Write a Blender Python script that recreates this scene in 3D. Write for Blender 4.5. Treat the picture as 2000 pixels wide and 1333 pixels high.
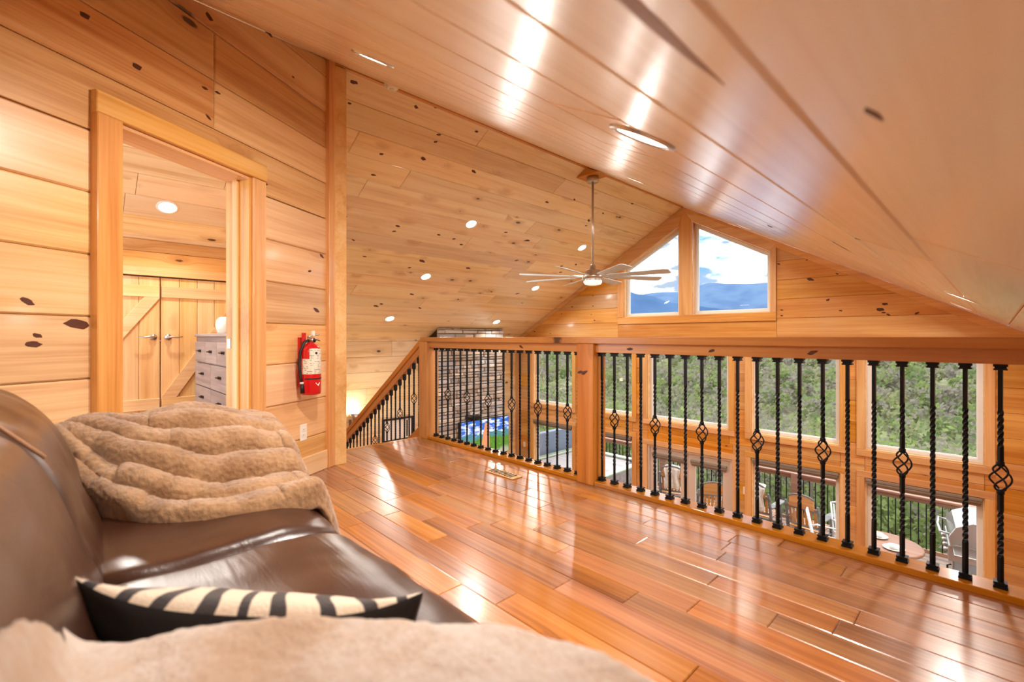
import bpy, bmesh, math, random
from mathutils import Vector, Matrix, noise
for o in list(bpy.data.objects): bpy.data.objects.remove(o)
random.seed(7)
PI = math.pi
SC = bpy.context.scene
COL = SC.collection
# ------------------------------------------------------------------ camera, world, exposure
cd = bpy.data.cameras.new('camera'); cam = bpy.data.objects.new('camera', cd); COL.objects.link(cam)
cam.location = (0, 0, 1.0); cam.rotation_euler = (PI/2, 0, math.radians(46.3))
cd.sensor_width = 36; cd.lens = 909/2000*36; cd.shift_y = -7.5/2000; cd.clip_start = .03; cd.clip_end = 20000
cd.dof.use_dof = True; cd.dof.focus_distance = 4.0; cd.dof.aperture_fstop = 2.6
SC.camera = cam
SC.view_settings.view_transform = 'Standard'; SC.view_settings.look = 'None'
SC.view_settings.gamma = 1; SC.view_settings.use_curve_mapping = False
SC.view_settings.exposure = 0.58
SC.cycles.time_limit = 1150; SC.cycles.max_bounces = 7; SC.cycles.diffuse_bounces = 4; SC.cycles.use_adaptive_sampling = True; SC.cycles.adaptive_threshold = .025; SC.cycles.glossy_bounces = 3; SC.cycles.transparent_max_bounces = 12
LAMP_W = 15.5        # watts of one recessed lamp
W = bpy.data.worlds.new('sky'); SC.world = W; W.use_nodes = True
def build_sky():
    nt = W.node_tree; nt.nodes.clear(); N = nt.nodes.new; L = nt.links.new
    out = N('ShaderNodeOutputWorld'); bg = N('ShaderNodeBackground'); bg.inputs['Strength'].default_value = 9.0
    tc = N('ShaderNodeTexCoord'); mp = N('ShaderNodeMapping'); mp.inputs['Scale'].default_value = (1, 1, 2.6)
    mp.inputs['Location'].default_value = (.37, .1, .22)
    no = N('ShaderNodeTexNoise'); no.inputs['Scale'].default_value = 5.5; no.inputs['Detail'].default_value = 9; no.inputs['Roughness'].default_value = .55
    no2 = N('ShaderNodeTexNoise'); no2.inputs['Scale'].default_value = 9; no2.inputs['Detail'].default_value = 6
    r = N('ShaderNodeValToRGB'); r.color_ramp.elements[0].position = .33; r.color_ramp.elements[1].position = .46
    r2 = N('ShaderNodeValToRGB'); r2.color_ramp.elements[0].position = .42; r2.color_ramp.elements[1].position = .60
    r2.color_ramp.elements[0].color = (.046, .055, .070, 1); r2.color_ramp.elements[1].color = (.42, .42, .42, 1)
    m = N('ShaderNodeMix'); m.data_type = 'RGBA'; m.inputs[6].default_value = (.021, .05, .103, 1)
    L(tc.outputs['Generated'], mp.inputs['Vector']); L(mp.outputs[0], no.inputs['Vector']); L(mp.outputs[0], no2.inputs['Vector'])
    L(no.outputs['Fac'], r.inputs[0]); L(no2.outputs['Fac'], r2.inputs[0])
    L(r.outputs[0], m.inputs[0]); L(r2.outputs[0], m.inputs[7]); L(m.outputs[2], bg.inputs['Color']); L(bg.outputs[0], out.inputs[0])
build_sky()
sun = bpy.data.lights.new('sun', 'SUN'); sun.energy = 1.3; sun.angle = .3; sun.color = (1, .95, .88)
so = bpy.data.objects.new('sun', sun); COL.objects.link(so); so.rotation_euler = (math.radians(42), 0, math.radians(200))

# ------------------------------------------------------------------ helpers
def tag(o, label=None, cat=None, group=None, kind=None):
    if label: o['label'] = label
    if cat: o['category'] = cat
    if group: o['group'] = group
    if kind: o['kind'] = kind
    return o
def empty(name, loc=(0, 0, 0), rz=0, parent=None):
    o = bpy.data.objects.new(name, None); COL.objects.link(o); o.location = loc; o.rotation_euler = (0, 0, rz)
    o.empty_display_size = .1
    if parent: o.parent = parent
    return o
def thing(name, label, cat, loc=(0, 0, 0), rz=0, group=None):
    return tag(empty(name, loc, rz), label, cat, group)
def struct(name, loc=(0, 0, 0)):
    return tag(empty(name, loc), kind='structure')
def dup(o, parent=None):
    c = o.copy(); COL.objects.link(c)
    if parent is not None: c.parent = parent
    for ch in list(o.children): dup(ch, c)
    return c
class MB:
    def __init__(s): s.v = []; s.f = []
    def add(s, vs, fs, M=None):
        b = len(s.v)
        s.v += [tuple(M @ Vector(p)) if M else tuple(p) for p in vs]
        s.f += [tuple(b+i for i in f) for f in fs]; return s
    def box(s, x0, x1, y0, y1, z0, z1, M=None):
        x0, x1 = min(x0, x1), max(x0, x1); y0, y1 = min(y0, y1), max(y0, y1); z0, z1 = min(z0, z1), max(z0, z1)
        return s.add([(x0,y0,z0),(x1,y0,z0),(x1,y1,z0),(x0,y1,z0),(x0,y0,z1),(x1,y0,z1),(x1,y1,z1),(x0,y1,z1)],
            [(3,2,1,0),(4,5,6,7),(0,1,5,4),(1,2,6,5),(2,3,7,6),(3,0,4,7)], M)
    def lathe(s, prof, seg=16, M=None, cap=True):
        vs = []; fs = []
        for r, z in prof:
            for k in range(seg): a = 2*PI*k/seg; vs.append((r*math.cos(a), r*math.sin(a), z))
        for i in range(len(prof)-1):
            for k in range(seg):
                a = i*seg+k; b = i*seg+(k+1) % seg; fs.append((a, b, b+seg, a+seg))
        if cap:
            fs.append(tuple(reversed(range(seg)))); fs.append(tuple(range((len(prof)-1)*seg, len(prof)*seg)))
        return s.add(vs, fs, M)
    def cyl(s, p0, p1, r0, r1=None, seg=10):
        r1 = r0 if r1 is None else r1
        p0 = Vector(p0); p1 = Vector(p1); d = p1-p0
        M = Matrix.Translation(p0) @ d.to_track_quat('Z', 'Y').to_matrix().to_4x4()
        return s.lathe([(r0, 0), (r1, d.length)], seg, M)
    def tube(s, pts, r, seg=8, closed=False):
        pts = [Vector(p) for p in pts]; n = len(pts); vs = []; fs = []; rr = r if isinstance(r, (list, tuple)) else [r]*n
        up = None
        for i, p in enumerate(pts):
            if closed: t = (pts[(i+1) % n]-pts[i-1]).normalized()
            else: t = (pts[min(i+1, n-1)]-pts[max(i-1, 0)]).normalized()
            if up is None: up = t.orthogonal().normalized()
            up = (up-t*up.dot(t)).normalized(); bi = t.cross(up)
            for k in range(seg):
                a = 2*PI*k/seg; vs.append(p+(up*math.cos(a)+bi*math.sin(a))*rr[i])
        m = n if closed else n-1
        for i in range(m):
            j = (i+1) % n
            for k in range(seg):
                k2 = (k+1) % seg; fs.append((i*seg+k, i*seg+k2, j*seg+k2, j*seg+k))
        if not closed: fs.append(tuple(reversed(range(seg)))); fs.append(tuple(range((n-1)*seg, n*seg)))
        return s.add(vs, fs)
    def prism(s, poly, h0, h1, M=None):
        n = len(poly); vs = [(p[0], p[1], h0) for p in poly]+[(p[0], p[1], h1) for p in poly]
        fs = [tuple(reversed(range(n))), tuple(range(n, 2*n))]+[(i, (i+1) % n, n+(i+1) % n, n+i) for i in range(n)]
        return s.add(vs, fs, M)
    def grid(s, fn, nu, nv):
        vs = [fn(i/nu, j/nv) for i in range(nu+1) for j in range(nv+1)]; w = nv+1
        fs = [(i*w+j, (i+1)*w+j, (i+1)*w+j+1, i*w+j+1) for i in range(nu) for j in range(nv)]
        return s.add(vs, fs)
    def mesh(s, name, mat, smooth=False):
        m = bpy.data.meshes.new(name); m.from_pydata(s.v, [], s.f); m.update()
        if smooth: m.polygons.foreach_set('use_smooth', [True]*len(m.polygons))
        for q in (mat if isinstance(mat, (list, tuple)) else [mat]): m.materials.append(q)
        return m
    def build(s, name, mat, parent=None, smooth=False, bevel=0, sub=0, seg=2):
        o = bpy.data.objects.new(name, s.mesh(name, mat, smooth)); COL.objects.link(o)
        if parent: o.parent = parent
        if bevel:
            b = o.modifiers.new('bevel', 'BEVEL'); b.width = bevel; b.segments = seg; b.limit_method = 'ANGLE'; b.angle_limit = .7
        if sub:
            b = o.modifiers.new('sub', 'SUBSURF'); b.levels = sub; b.render_levels = sub
        return o
def auto_smooth(o):
    m = o.data; m.polygons.foreach_set('use_smooth', [True]*len(m.polygons))
    bm = bmesh.new(); bm.from_mesh(m)
    for e in bm.edges:
        e.smooth = not (len(e.link_faces) == 2 and e.calc_face_angle(0) > .6)
    bm.to_mesh(m); bm.free(); return o

# ---- materials
def srgb(r, g, b):
    f = lambda c: (c/255/12.92 if c/255 <= .04045 else ((c/255+.055)/1.055)**2.4)
    return (f(r), f(g), f(b), 1)
MATS = {}
def newmat(name):
    m = bpy.data.materials.new(name); m.use_nodes = True; nt = m.node_tree
    b = nt.nodes['Principled BSDF']; MATS[name] = m
    return m, nt, b
def setp(b, **k):
    for a, v in k.items(): b.inputs[a.replace('_', ' ')].default_value = v
def mixn(nt, f, a, b, mode='MIX'):
    n = nt.nodes.new('ShaderNodeMix'); n.data_type = 'RGBA'; n.blend_type = mode
    for i, x in ((0, f), (6, a), (7, b)):
        if hasattr(x, 'node'): nt.links.new(x, n.inputs[i])
        else: n.inputs[i].default_value = x
    return n.outputs[2]
def mth(nt, op, a, b=0.0, clamp=False):
    n = nt.nodes.new('ShaderNodeMath'); n.operation = op; n.use_clamp = clamp
    for i, x in ((0, a), (1, b)):
        if hasattr(x, 'node'): nt.links.new(x, n.inputs[i])
        else: n.inputs[i].default_value = x
    return n.outputs[0]
def mapr(nt, v, a, b, c=0.0, d=1.0):
    n = nt.nodes.new('ShaderNodeMapRange'); n.interpolation_type = 'SMOOTHSTEP'
    nt.links.new(v, n.inputs[0])
    for i, x in enumerate((a, b, c, d)): n.inputs[i+1].default_value = x
    return n.outputs[0]
def vmul(nt, v, s):
    n = nt.nodes.new('ShaderNodeVectorMath'); n.operation = 'MULTIPLY'; nt.links.new(v, n.inputs[0]); n.inputs[1].default_value = s
    return n.outputs[0]
def tnoise(nt, v, scale=1, detail=3, rough=.5, dist=0):
    n = nt.nodes.new('ShaderNodeTexNoise')
    nt.links.new(v, n.inputs['Vector']); n.inputs['Scale'].default_value = scale; n.inputs['Detail'].default_value = detail
    n.inputs['Roughness'].default_value = rough; n.inputs['Distortion'].default_value = dist
    return n.outputs['Fac']
def bumpn(nt, b, h, strength=.2, dist=.01):
    n = nt.nodes.new('ShaderNodeBump'); n.inputs['Strength'].default_value = strength; n.inputs['Distance'].default_value = dist
    nt.links.new(h, n.inputs['Height']); nt.links.new(n.outputs[0], b.inputs['Normal']); return n
def objcoord(nt, rnd=True):
    tc = nt.nodes.new('ShaderNodeTexCoord')
    if not rnd: return tc.outputs['Object'], None
    oi = nt.nodes.new('ShaderNodeObjectInfo')
    c = nt.nodes.new('ShaderNodeCombineXYZ')
    nt.links.new(mth(nt, 'MULTIPLY', oi.outputs['Random'], 97.), c.inputs[0])
    nt.links.new(mth(nt, 'MULTIPLY', oi.outputs['Random'], 41.), c.inputs[1])
    a = nt.nodes.new('ShaderNodeVectorMath'); a.operation = 'ADD'
    nt.links.new(tc.outputs['Object'], a.inputs[0]); nt.links.new(c.outputs[0], a.inputs[1])
    return a.outputs[0], oi.outputs['Random']
def wood(name, light, mid, dark, knots=.45, rough=.35, coat=.3, cr=.12, var=.35, kscale=(1.5, 4.0, .02), ksize=.085, bump=.15, streak=.35):
    m, nt, b = newmat(name); L = nt.links.new
    v, rnd = objcoord(nt)
    # warp the grain around the knots
    vk = vmul(nt, v, kscale)
    vo = nt.nodes.new('ShaderNodeTexVoronoi'); L(vk, vo.inputs['Vector']); vo.inputs['Scale'].default_value = 1.0; vo.inputs['Randomness'].default_value = 1
    sep = nt.nodes.new('ShaderNodeSeparateColor'); L(vo.outputs['Color'], sep.inputs[0])
    pick = mth(nt, 'LESS_THAN', sep.outputs[0], knots)
    kr = mth(nt, 'MULTIPLY_ADD', sep.outputs[1], ksize); nt.nodes[-1].inputs[2].default_value = ksize*.35
    dist = mth(nt, 'ADD', vo.outputs['Distance'], mth(nt, 'MULTIPLY', mth(nt, 'SUBTRACT', tnoise(nt, v, 22, 2), .5), .06))
    rel = mth(nt, 'DIVIDE', dist, kr)
    core = mth(nt, 'MULTIPLY', mapr(nt, rel, .55, 1.0, 1, 0), pick)
    halo = mth(nt, 'MULTIPLY', mapr(nt, rel, .9, 3.6, 1, 0), pick)
    w = nt.nodes.new('ShaderNodeCombineXYZ'); L(mth(nt, 'MULTIPLY', halo, .06), w.inputs[1])
    a = nt.nodes.new('ShaderNodeVectorMath'); a.operation = 'ADD'; L(v, a.inputs[0]); L(w.outputs[0], a.inputs[1]); vw = a.outputs[0]
    g1 = tnoise(nt, vmul(nt, vw, (.55, 9, 9)), 1, 4, .55, .8)
    g2 = tnoise(nt, vmul(nt, vw, (1.6, 70, 70)), 1, 3, .6, .3)
    g3 = tnoise(nt, vmul(nt, vw, (.25, 2.2, 2.2)), 1, 2, .5, .4)
    t = mth(nt, 'ADD', mth(nt, 'MULTIPLY', g1, .62), mth(nt, 'MULTIPLY', g3, .38))
    t = mth(nt, 'ADD', t, mth(nt, 'MULTIPLY', mth(nt, 'SUBTRACT', g2, .5), streak))
    cr_ = nt.nodes.new('ShaderNodeValToRGB'); e = cr_.color_ramp.elements
    e[0].position = .30; e[0].color = dark; e[1].position = .68; e[1].color = light; x = e.new(.50); x.color = mid
    L(t, cr_.inputs[0]); col = cr_.outputs[0]
    hs = nt.nodes.new('ShaderNodeHueSaturation'); L(col, hs.inputs['Color'])
    L(mth(nt, 'MULTIPLY_ADD', rnd, var), hs.inputs['Value']); nt.nodes[-1].inputs[2].default_value = 1-var*.55
    r2 = mth(nt, 'FRACT', mth(nt, 'MULTIPLY', rnd, 17.3))
    L(mth(nt, 'MULTIPLY_ADD', r2, .22), hs.inputs['Saturation']); nt.nodes[-1].inputs[2].default_value = .89
    L(mth(nt, 'MULTIPLY_ADD', mth(nt, 'FRACT', mth(nt, 'MULTIPLY', rnd, 7.7)), .012), hs.inputs['Hue']); nt.nodes[-1].inputs[2].default_value = .494
    col = mixn(nt, mth(nt, 'MULTIPLY', halo, .42), hs.outputs[0], (dark[0]*.75, dark[1]*.6, dark[2]*.5, 1))
    col = mixn(nt, mth(nt, 'MULTIPLY', core, .9), col, (.045, .016, .008, 1))
    L(col, b.inputs['Base Color'])
    setp(b, Roughness=rough, Coat_Weight=coat, Coat_Roughness=cr)
    bumpn(nt, b, mth(nt, 'ADD', mth(nt, 'MULTIPLY', g2, .5), mth(nt, 'MULTIPLY', g1, .5)), bump, .004)
    return m
def plain(name, col, rough=.5, metal=0, nscale=0, namt=.15, bump=0, **k):
    m, nt, b = newmat(name); setp(b, Base_Color=col, Roughness=rough, Metallic=metal, **k)
    v, _ = objcoord(nt, False)
    f = tnoise(nt, v, nscale or 30, 4, .6)
    nt.links.new(mixn(nt, f, tuple(c*(1-namt) for c in col[:3])+(1,), tuple(min(1, c*(1+namt)) for c in col[:3])+(1,)), b.inputs['Base Color'])
    if bump: bumpn(nt, b, f, bump, .005)
    return m
def emis(name, col, s):
    m, nt, b = newmat(name); setp(b, Base_Color=(.8, .8, .8, 1), Emission_Color=col, Emission_Strength=s); return m

M_WALL = wood('pine_wall', srgb(234, 197, 147), srgb(224, 175, 118), srgb(194, 135, 82), var=.26, knots=.6, ksize=.11)
M_GABLE = wood('pine_gable', srgb(227, 179, 109), srgb(215, 155, 84), srgb(187, 121, 58), var=.24, rough=.4, coat=.12)
M_CEIL = wood('pine_ceiling', srgb(246, 228, 188), srgb(240, 214, 166), srgb(218, 178, 124), knots=.85, kscale=(2.4, 4.6, .02), ksize=.10, var=.22, rough=.38)
M_CEILG = wood('varnished_pine_ceiling', srgb(248, 234, 212), srgb(244, 222, 194), srgb(228, 198, 164), knots=.2, kscale=(1.3, 4.6, .02), var=.18, rough=.40, coat=1.0, cr=.24, bump=.10)
M_TRIM = wood('pine_trim', srgb(234, 188, 128), srgb(222, 166, 102), srgb(198, 136, 78), knots=.28, var=.16, rough=.35)
M_TRIML = wood('pale_pine_trim', srgb(240, 204, 148), srgb(232, 184, 120), srgb(214, 158, 94), knots=.2, var=.12, rough=.4)
M_RAIL = wood('oiled_pine_rail', srgb(216, 152, 82), srgb(200, 130, 60), srgb(168, 100, 42), knots=.3, var=.12, rough=.28, coat=.4)
M_DOORW = wood('pale_pine_door', srgb(242, 208, 158), srgb(236, 190, 132), srgb(216, 160, 100), knots=.35, var=.14, rough=.4)
M_FLOOR = wood('hickory_floor', srgb(204, 144, 88), srgb(182, 118, 66), srgb(128, 74, 38), knots=.22, kscale=(1.6, 5, .02), var=.42, rough=.32, coat=.8, cr=.19, bump=.35, streak=.5)
M_DECK = wood('weathered_deck', srgb(176, 150, 134), srgb(158, 130, 114), srgb(134, 106, 90), knots=.1, var=.2, rough=.7, coat=0)
M_DECKRAIL = wood('brown_deck_rail', srgb(176, 128, 100), srgb(150, 104, 80), srgb(120, 80, 60), knots=.1, var=.12, rough=.6, coat=.1)
M_CHAIR = wood('grey_log', srgb(150, 146, 142), srgb(120, 116, 112), srgb(86, 82, 80), knots=.1, var=.1, rough=.7, coat=0)
M_SLAT = wood('honey_slat', srgb(222, 160, 92), srgb(200, 132, 66), srgb(164, 100, 48), knots=.05, var=.2, rough=.4)
M_GREYWOOD = wood('grey_washed_wood', srgb(178, 166, 162), srgb(158, 146, 144), srgb(128, 116, 116), knots=.12, var=.18, rough=.55, coat=.05)
M_BACK = plain('brown_backing', srgb(128, 70, 28), .8)  # dark brown backing slabs behind the boards
M_IRON = plain('black_iron', srgb(26, 30, 36), .42, .6, 60, .3)
M_STEEL = plain('brushed_nickel', srgb(196, 190, 184), .28, 1.0, 80, .08)
M_DARKMET = plain('dark_bronze', srgb(50, 46, 44), .4, .7, 60, .2)
M_WHITE = plain('white_vinyl', srgb(232, 232, 230), .45, 0, 20, .03)
M_BEIGE = plain('beige_door_paint', srgb(212, 196, 184), .5, 0, 20, .04)
M_PLATE = plain('white_plastic', srgb(240, 234, 224), .35, 0, 20, .03)
M_BLIND = plain('grey_brown_blind', srgb(140, 128, 116), .8, 0, 120, .12)
M_RED = plain('red_enamel', srgb(200, 14, 22), .25, 0, 20, .05, Coat_Weight=.6)
M_RUBBER = plain('black_rubber', srgb(24, 22, 24), .5, 0, 50, .2)
M_FANB = plain('silver_grey_blade', srgb(206, 222, 232), .4, 0, 20, .05)
M_LENS = emis('lamp_lens', (1, .93, .82, 1), 9)
M_GLOW = emis('sconce_glow', (1, .82, .56, 1), 7)
M_FANL = emis('fan_lens', (1, .95, .88, 1), .5)
M_LEATHER = None
def leather():
    m, nt, b = newmat('brown_leather'); v, _ = objcoord(nt, False)
    f = tnoise(nt, v, 3.5, 4, .55); g = tnoise(nt, v, 260, 2, .5); h = tnoise(nt, vmul(nt, v, (3, 22, 22)), 1, 3, .6, 1.5)
    nt.links.new(mixn(nt, f, srgb(38, 18, 10), srgb(70, 37, 22)), b.inputs['Base Color'])
    setp(b, Roughness=.30, Coat_Weight=.35, Coat_Roughness=.3, Specular_IOR_Level=.6)
    bumpn(nt, b, mth(nt, 'ADD', mth(nt, 'MULTIPLY', g, .25), mth(nt, 'MULTIPLY', h, .8)), .28, .006); return m
M_LEATHER = leather()
M_STITCH = plain('tan_stitch', srgb(176, 132, 98), .6)
def fur(name, c0, c1, sc=9.):
    m, nt, b = newmat(name); v, _ = objcoord(nt, False)
    f = mth(nt, 'ADD', mth(nt, 'MULTIPLY', tnoise(nt, v, sc, 3, .6), .7), mth(nt, 'MULTIPLY', tnoise(nt, v, 90, 3, .7), .3))
    nt.links.new(mixn(nt, mapr(nt, f, .32, .66), c0, c1), b.inputs['Base Color'])
    setp(b, Roughness=.9, Sheen_Weight=.55, Sheen_Roughness=.4, Specular_IOR_Level=.1)
    bumpn(nt, b, mth(nt, 'ADD', tnoise(nt, v, 170, 4, .75), mth(nt, 'MULTIPLY', tnoise(nt, v, 34, 3, .6), .8)), .55, .012); return m
M_FUR = fur('brown_plush', srgb(140, 102, 70), srgb(182, 142, 104))
M_CREAM = fur('cream_plush', srgb(218, 188, 158), srgb(250, 243, 236), 4.5)
def zebra():
    m, nt, b = newmat('zebra_plush'); v, _ = objcoord(nt, False)
    wv = nt.nodes.new('ShaderNodeTexWave'); wv.bands_direction = 'X'; wv.inputs['Scale'].default_value = 5.2
    wv.inputs['Distortion'].default_value = 9; wv.inputs['Detail'].default_value = 1.5; wv.inputs['Detail Scale'].default_value = .9
    nt.links.new(v, wv.inputs['Vector'])
    nt.links.new(mixn(nt, mapr(nt, wv.outputs['Fac'], .26, .36), srgb(52, 46, 48), srgb(240, 222, 198)), b.inputs['Base Color'])
    setp(b, Roughness=.9, Sheen_Weight=.4); bumpn(nt, b, tnoise(nt, v, 160, 4, .7), .5, .008); return m
M_ZEBRA = zebra()
M_BLACKF = plain('black_velvet', srgb(24, 20, 20), .8, 0, 90, .3, .2, Sheen_Weight=.05)
def stone():
    m, nt, b = newmat('ledge_stone'); v, rnd = objcoord(nt)
    cr_ = nt.nodes.new('ShaderNodeValToRGB'); e = cr_.color_ramp.elements
    e[0].color = srgb(160, 154, 152); e[1].position = 1; e[1].color = srgb(236, 230, 222)
    for p, c in ((.16, srgb(212, 196, 176)), (.34, srgb(240, 226, 204)), (.5, srgb(182, 184, 190)), (.66, srgb(222, 212, 198)), (.84, srgb(190, 170, 150))):
        x = e.new(p); x.color = c
    nt.links.new(rnd, cr_.inputs[0]); f = tnoise(nt, v, 18, 5, .65)
    nt.links.new(mixn(nt, 1.0, cr_.outputs[0], mixn(nt, f, (.80, .84, .90, 1), (1.2, 1.26, 1.36, 1)), 'MULTIPLY'), b.inputs['Base Color'])
    setp(b, Roughness=.85); bumpn(nt, b, f, .6, .02); return m
M_STONE = stone()
M_MORTAR = plain('dark_mortar', srgb(58, 52, 48), .95, 0, 40, .2)
def glass():
    m = bpy.data.materials.new('window_glass'); m.use_nodes = True; nt = m.node_tree; nt.nodes.clear()
    out = nt.nodes.new('ShaderNodeOutputMaterial'); mx = nt.nodes.new('ShaderNodeMixShader'); tr = nt.nodes.new('ShaderNodeBsdfTransparent')
    tr.inputs[0].default_value = (.95, .97, .97, 1); gl = nt.nodes.new('ShaderNodeBsdfGlossy'); gl.inputs['Roughness'].default_value = .02
    fr = nt.nodes.new('ShaderNodeFresnel'); fr.inputs[0].default_value = 1.45
    nt.links.new(mth(nt, 'MULTIPLY', fr.outputs[0], .22), mx.inputs[0]); nt.links.new(tr.outputs[0], mx.inputs[1]); nt.links.new(gl.outputs[0], mx.inputs[2]); nt.links.new(mx.outputs[0], out.inputs[0])
    return m
M_GLASS = glass()

# ---- 2-D convex polygon tools for boards
def clip(poly, a, b, c):      # keep a*u+b*v <= c
    out = []; n = len(poly)
    for i in range(n):
        p, q = poly[i], poly[(i+1) % n]; dp = a*p[0]+b*p[1]-c; dq = a*q[0]+b*q[1]-c
        if dp <= 1e-9: out.append(p)
        if (dp < -1e-9 and dq > 1e-9) or (dp > 1e-9 and dq < -1e-9):
            t = dp/(dp-dq); out.append((p[0]+(q[0]-p[0])*t, p[1]+(q[1]-p[1])*t))
    r = []
    for p in out:
        if not r or abs(p[0]-r[-1][0])+abs(p[1]-r[-1][1]) > 1e-6: r.append(p)
    if len(r) > 1 and abs(r[0][0]-r[-1][0])+abs(r[0][1]-r[-1][1]) < 1e-6: r.pop()
    return r if len(r) >= 3 else []
def area(p): return .5*sum(p[i][0]*p[(i+1) % len(p)][1]-p[(i+1) % len(p)][0]*p[i][1] for i in range(len(p)))
def inset(poly, d):
    n = len(poly); out = list(poly)
    for i in range(n):
        p, q = poly[i], poly[(i+1) % n]; ex, ey = q[0]-p[0], q[1]-p[1]; l = math.hypot(ex, ey)
        if l < 1e-9: continue
        a, b = ey/l, -ex/l; out = clip(out, a, b, a*p[0]+b*p[1]-d)
        if not out: return []
    return out
def subtract(poly, holes):
    ps = [poly]
    for (u0, u1, v0, v1) in holes:
        nw = []
        for p in ps:
            mid = clip(clip(clip(clip(p, 1, 0, u1), -1, 0, -u0) or [], 0, 1, v1) or [], 0, -1, -v0) if p else []
            if not mid or area(mid) < 1e-5: nw.append(p); continue
            nw += [clip(p, 1, 0, u0), clip(p, -1, 0, -u1)]
            m = clip(clip(p, 1, 0, u1), -1, 0, -u0)
            nw += [clip(m, 0, 1, v0), clip(m, 0, -1, -v1)]
        ps = [p for p in nw if p and area(p) > 4e-4]
    return ps
def frame(O, U, V):
    U = Vector(U).normalized(); V = Vector(V).normalized(); N = U.cross(V)
    M = Matrix((( U.x, V.x, N.x, O[0]), (U.y, V.y, N.y, O[1]), (U.z, V.z, N.z, O[2]), (0, 0, 0, 1)))
    return M
def board(name, poly, M, thick, mat, parent, cham=.004, base=0.0, gap=.0012):
    """one board: convex outline in the plane of M, its face chamfered; local X runs along the grain"""
    if area(poly) < 0: poly = poly[::-1]
    p0 = inset(poly, gap) if gap else poly
    if not p0 or area(p0) < 2e-4: return None
    p1 = inset(p0, cham) if cham else p0
    if max(p[1] for p in p0)-min(p[1] for p in p0) > 1.5*(max(p[0] for p in p0)-min(p[0] for p in p0)):
        # upright board: turn its local frame so that the grain runs up it
        M = M @ Matrix.Rotation(PI/2, 4, 'Z'); p0 = [(b, -a) for a, b in p0]; p1 = [(b, -a) for a, b in p1]
    u = min(p[0] for p in p0); v = min(p[1] for p in p0)
    q0 = [(a-u, b-v) for a, b in p0]
    mb = MB(); n = len(q0)
    if p1 and len(p1) == n and cham:
        q1 = [(a-u, b-v) for a, b in p1]
        # pair the inset corners with the outer corners
        k = min(range(n), key=lambda s: sum((q0[i][0]-q1[(i+s) % n][0])**2+(q0[i][1]-q1[(i+s) % n][1])**2 for i in range(n)))
        q1 = [q1[(i+k) % n] for i in range(n)]
        vs = [(a, b, base) for a, b in q0]+[(a, b, base+thick-cham) for a, b in q0]+[(a, b, base+thick) for a, b in q1]
        fs = [tuple(reversed(range(n))), tuple(range(2*n, 3*n))]
        for r in (0, n): fs += [(r+i, r+(i+1) % n, r+n+(i+1) % n, r+n+i) for i in range(n)]
        mb.add(vs, fs)
    else: mb.prism(q0, base, base+thick)
    o = mb.build(name, mat, parent); o.matrix_basis = M @ Matrix.Translation((u, v, 0)); return o
def rows(name, region, M, v0, pitch, vmax, mat, parent, holes=(), thick=.02, cham=.004, lmax=99, lmin=1.2, rng=None, joints=None):
    rng = rng or random.Random(3); k = 0; v = v0
    while v < vmax-1e-6:
        r = clip(clip(region, 0, 1, v+pitch), 0, -1, -v); k += 1
        if r and area(r) > 3e-4:
            for p in subtract(r, holes):
                a, b = min(q[0] for q in p), max(q[0] for q in p); cuts = []
                if joints and k-1 in joints: cuts = [x for x in joints[k-1] if a+.1 < x < b-.1]
                elif b-a > lmax:
                    x = a+rng.uniform(.4, 1)*lmax
                    while x < b-lmin*.4: cuts.append(x); x += rng.uniform(lmin, lmax)
                for x0, x1 in zip([a-1]+cuts, cuts+[b+1]):
                    pc = clip(clip(p, 1, 0, x1), -1, 0, -x0)
                    if pc: board(name, pc, M, thick, mat, parent, cham)
        v += pitch
def slab(name, region, M, holes, h0, h1, mat, parent=None):
    mb = MB()
    for p in subtract(region, holes): mb.prism(p, h0, h1, M)
    return mb.build(name, mat, parent)
def stick(name, p0, p1, wdt, thk, mat, parent, up=(0, 0, 1), bevel=.003):
    """a straight board or post between two points; local X along it"""
    p0 = Vector(p0); p1 = Vector(p1); X = (p1-p0); l = X.length; X.normalize(); up = Vector(up)
    Y = up.cross(X).normalized(); Z = X.cross(Y)
    o = MB().box(0, l, -wdt/2, wdt/2, -thk/2, thk/2).build(name, mat, parent, bevel=bevel)
    o.matrix_basis = Matrix(((X.x, Y.x, Z.x, p0.x), (X.y, Y.y, Z.y, p0.y), (X.z, Y.z, Z.z, p0.z), (0, 0, 0, 1))); return o

# ------------------------------------------------------------------ key dimensions (camera at the origin of plan, z=1)
XR, ZR, PT = -3.59, 3.15, .555       # ridge, pitch
XL, XE = -7.55, .37                  # side walls
GY = 7.34                            # inside face of the gable wall
FL = -2.9                            # main floor
RY = 2.62                            # balcony railing line
def roof(x): return ZR-PT*abs(x-XR)
SL = math.hypot(1, PT)

# ------------------------------------------------------------------ gable wall
MG = frame((0, GY, 0), (1, 0, 0), (0, 0, 1))        # u = x, v = z, normal towards -Y
assert MG.col[2][1] < 0
def gp(pts): 
    q = [(x, z) for x, z in pts]; return q if area(q) > 0 else q[::-1]
greg = gp([(XL, FL), (XE, FL), (XE, roof(XE)), (XR, ZR), (XL, roof(XL))])
UP = [(-7.0, -5.92), (-5.66, -4.55), (-4.25, -2.86), (-2.54, -1.44), (-1.18, -.11)]
UZ0, UZ1 = -.43, .86
LZ0, LZ1 = -2.3, -.785
DR = (-4.25, -2.81, FL, -.87)
holes = [(a, b, UZ0, UZ1) for a, b in UP]
holes += [(a, b, LZ0, LZ1) for i, (a, b) in enumerate(UP) if i != 2]
holes += [(DR[0], DR[1], DR[2], DR[3]), (-4.85, -2.2, 1.235, 4)]
wg = struct('wall_gable')
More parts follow.
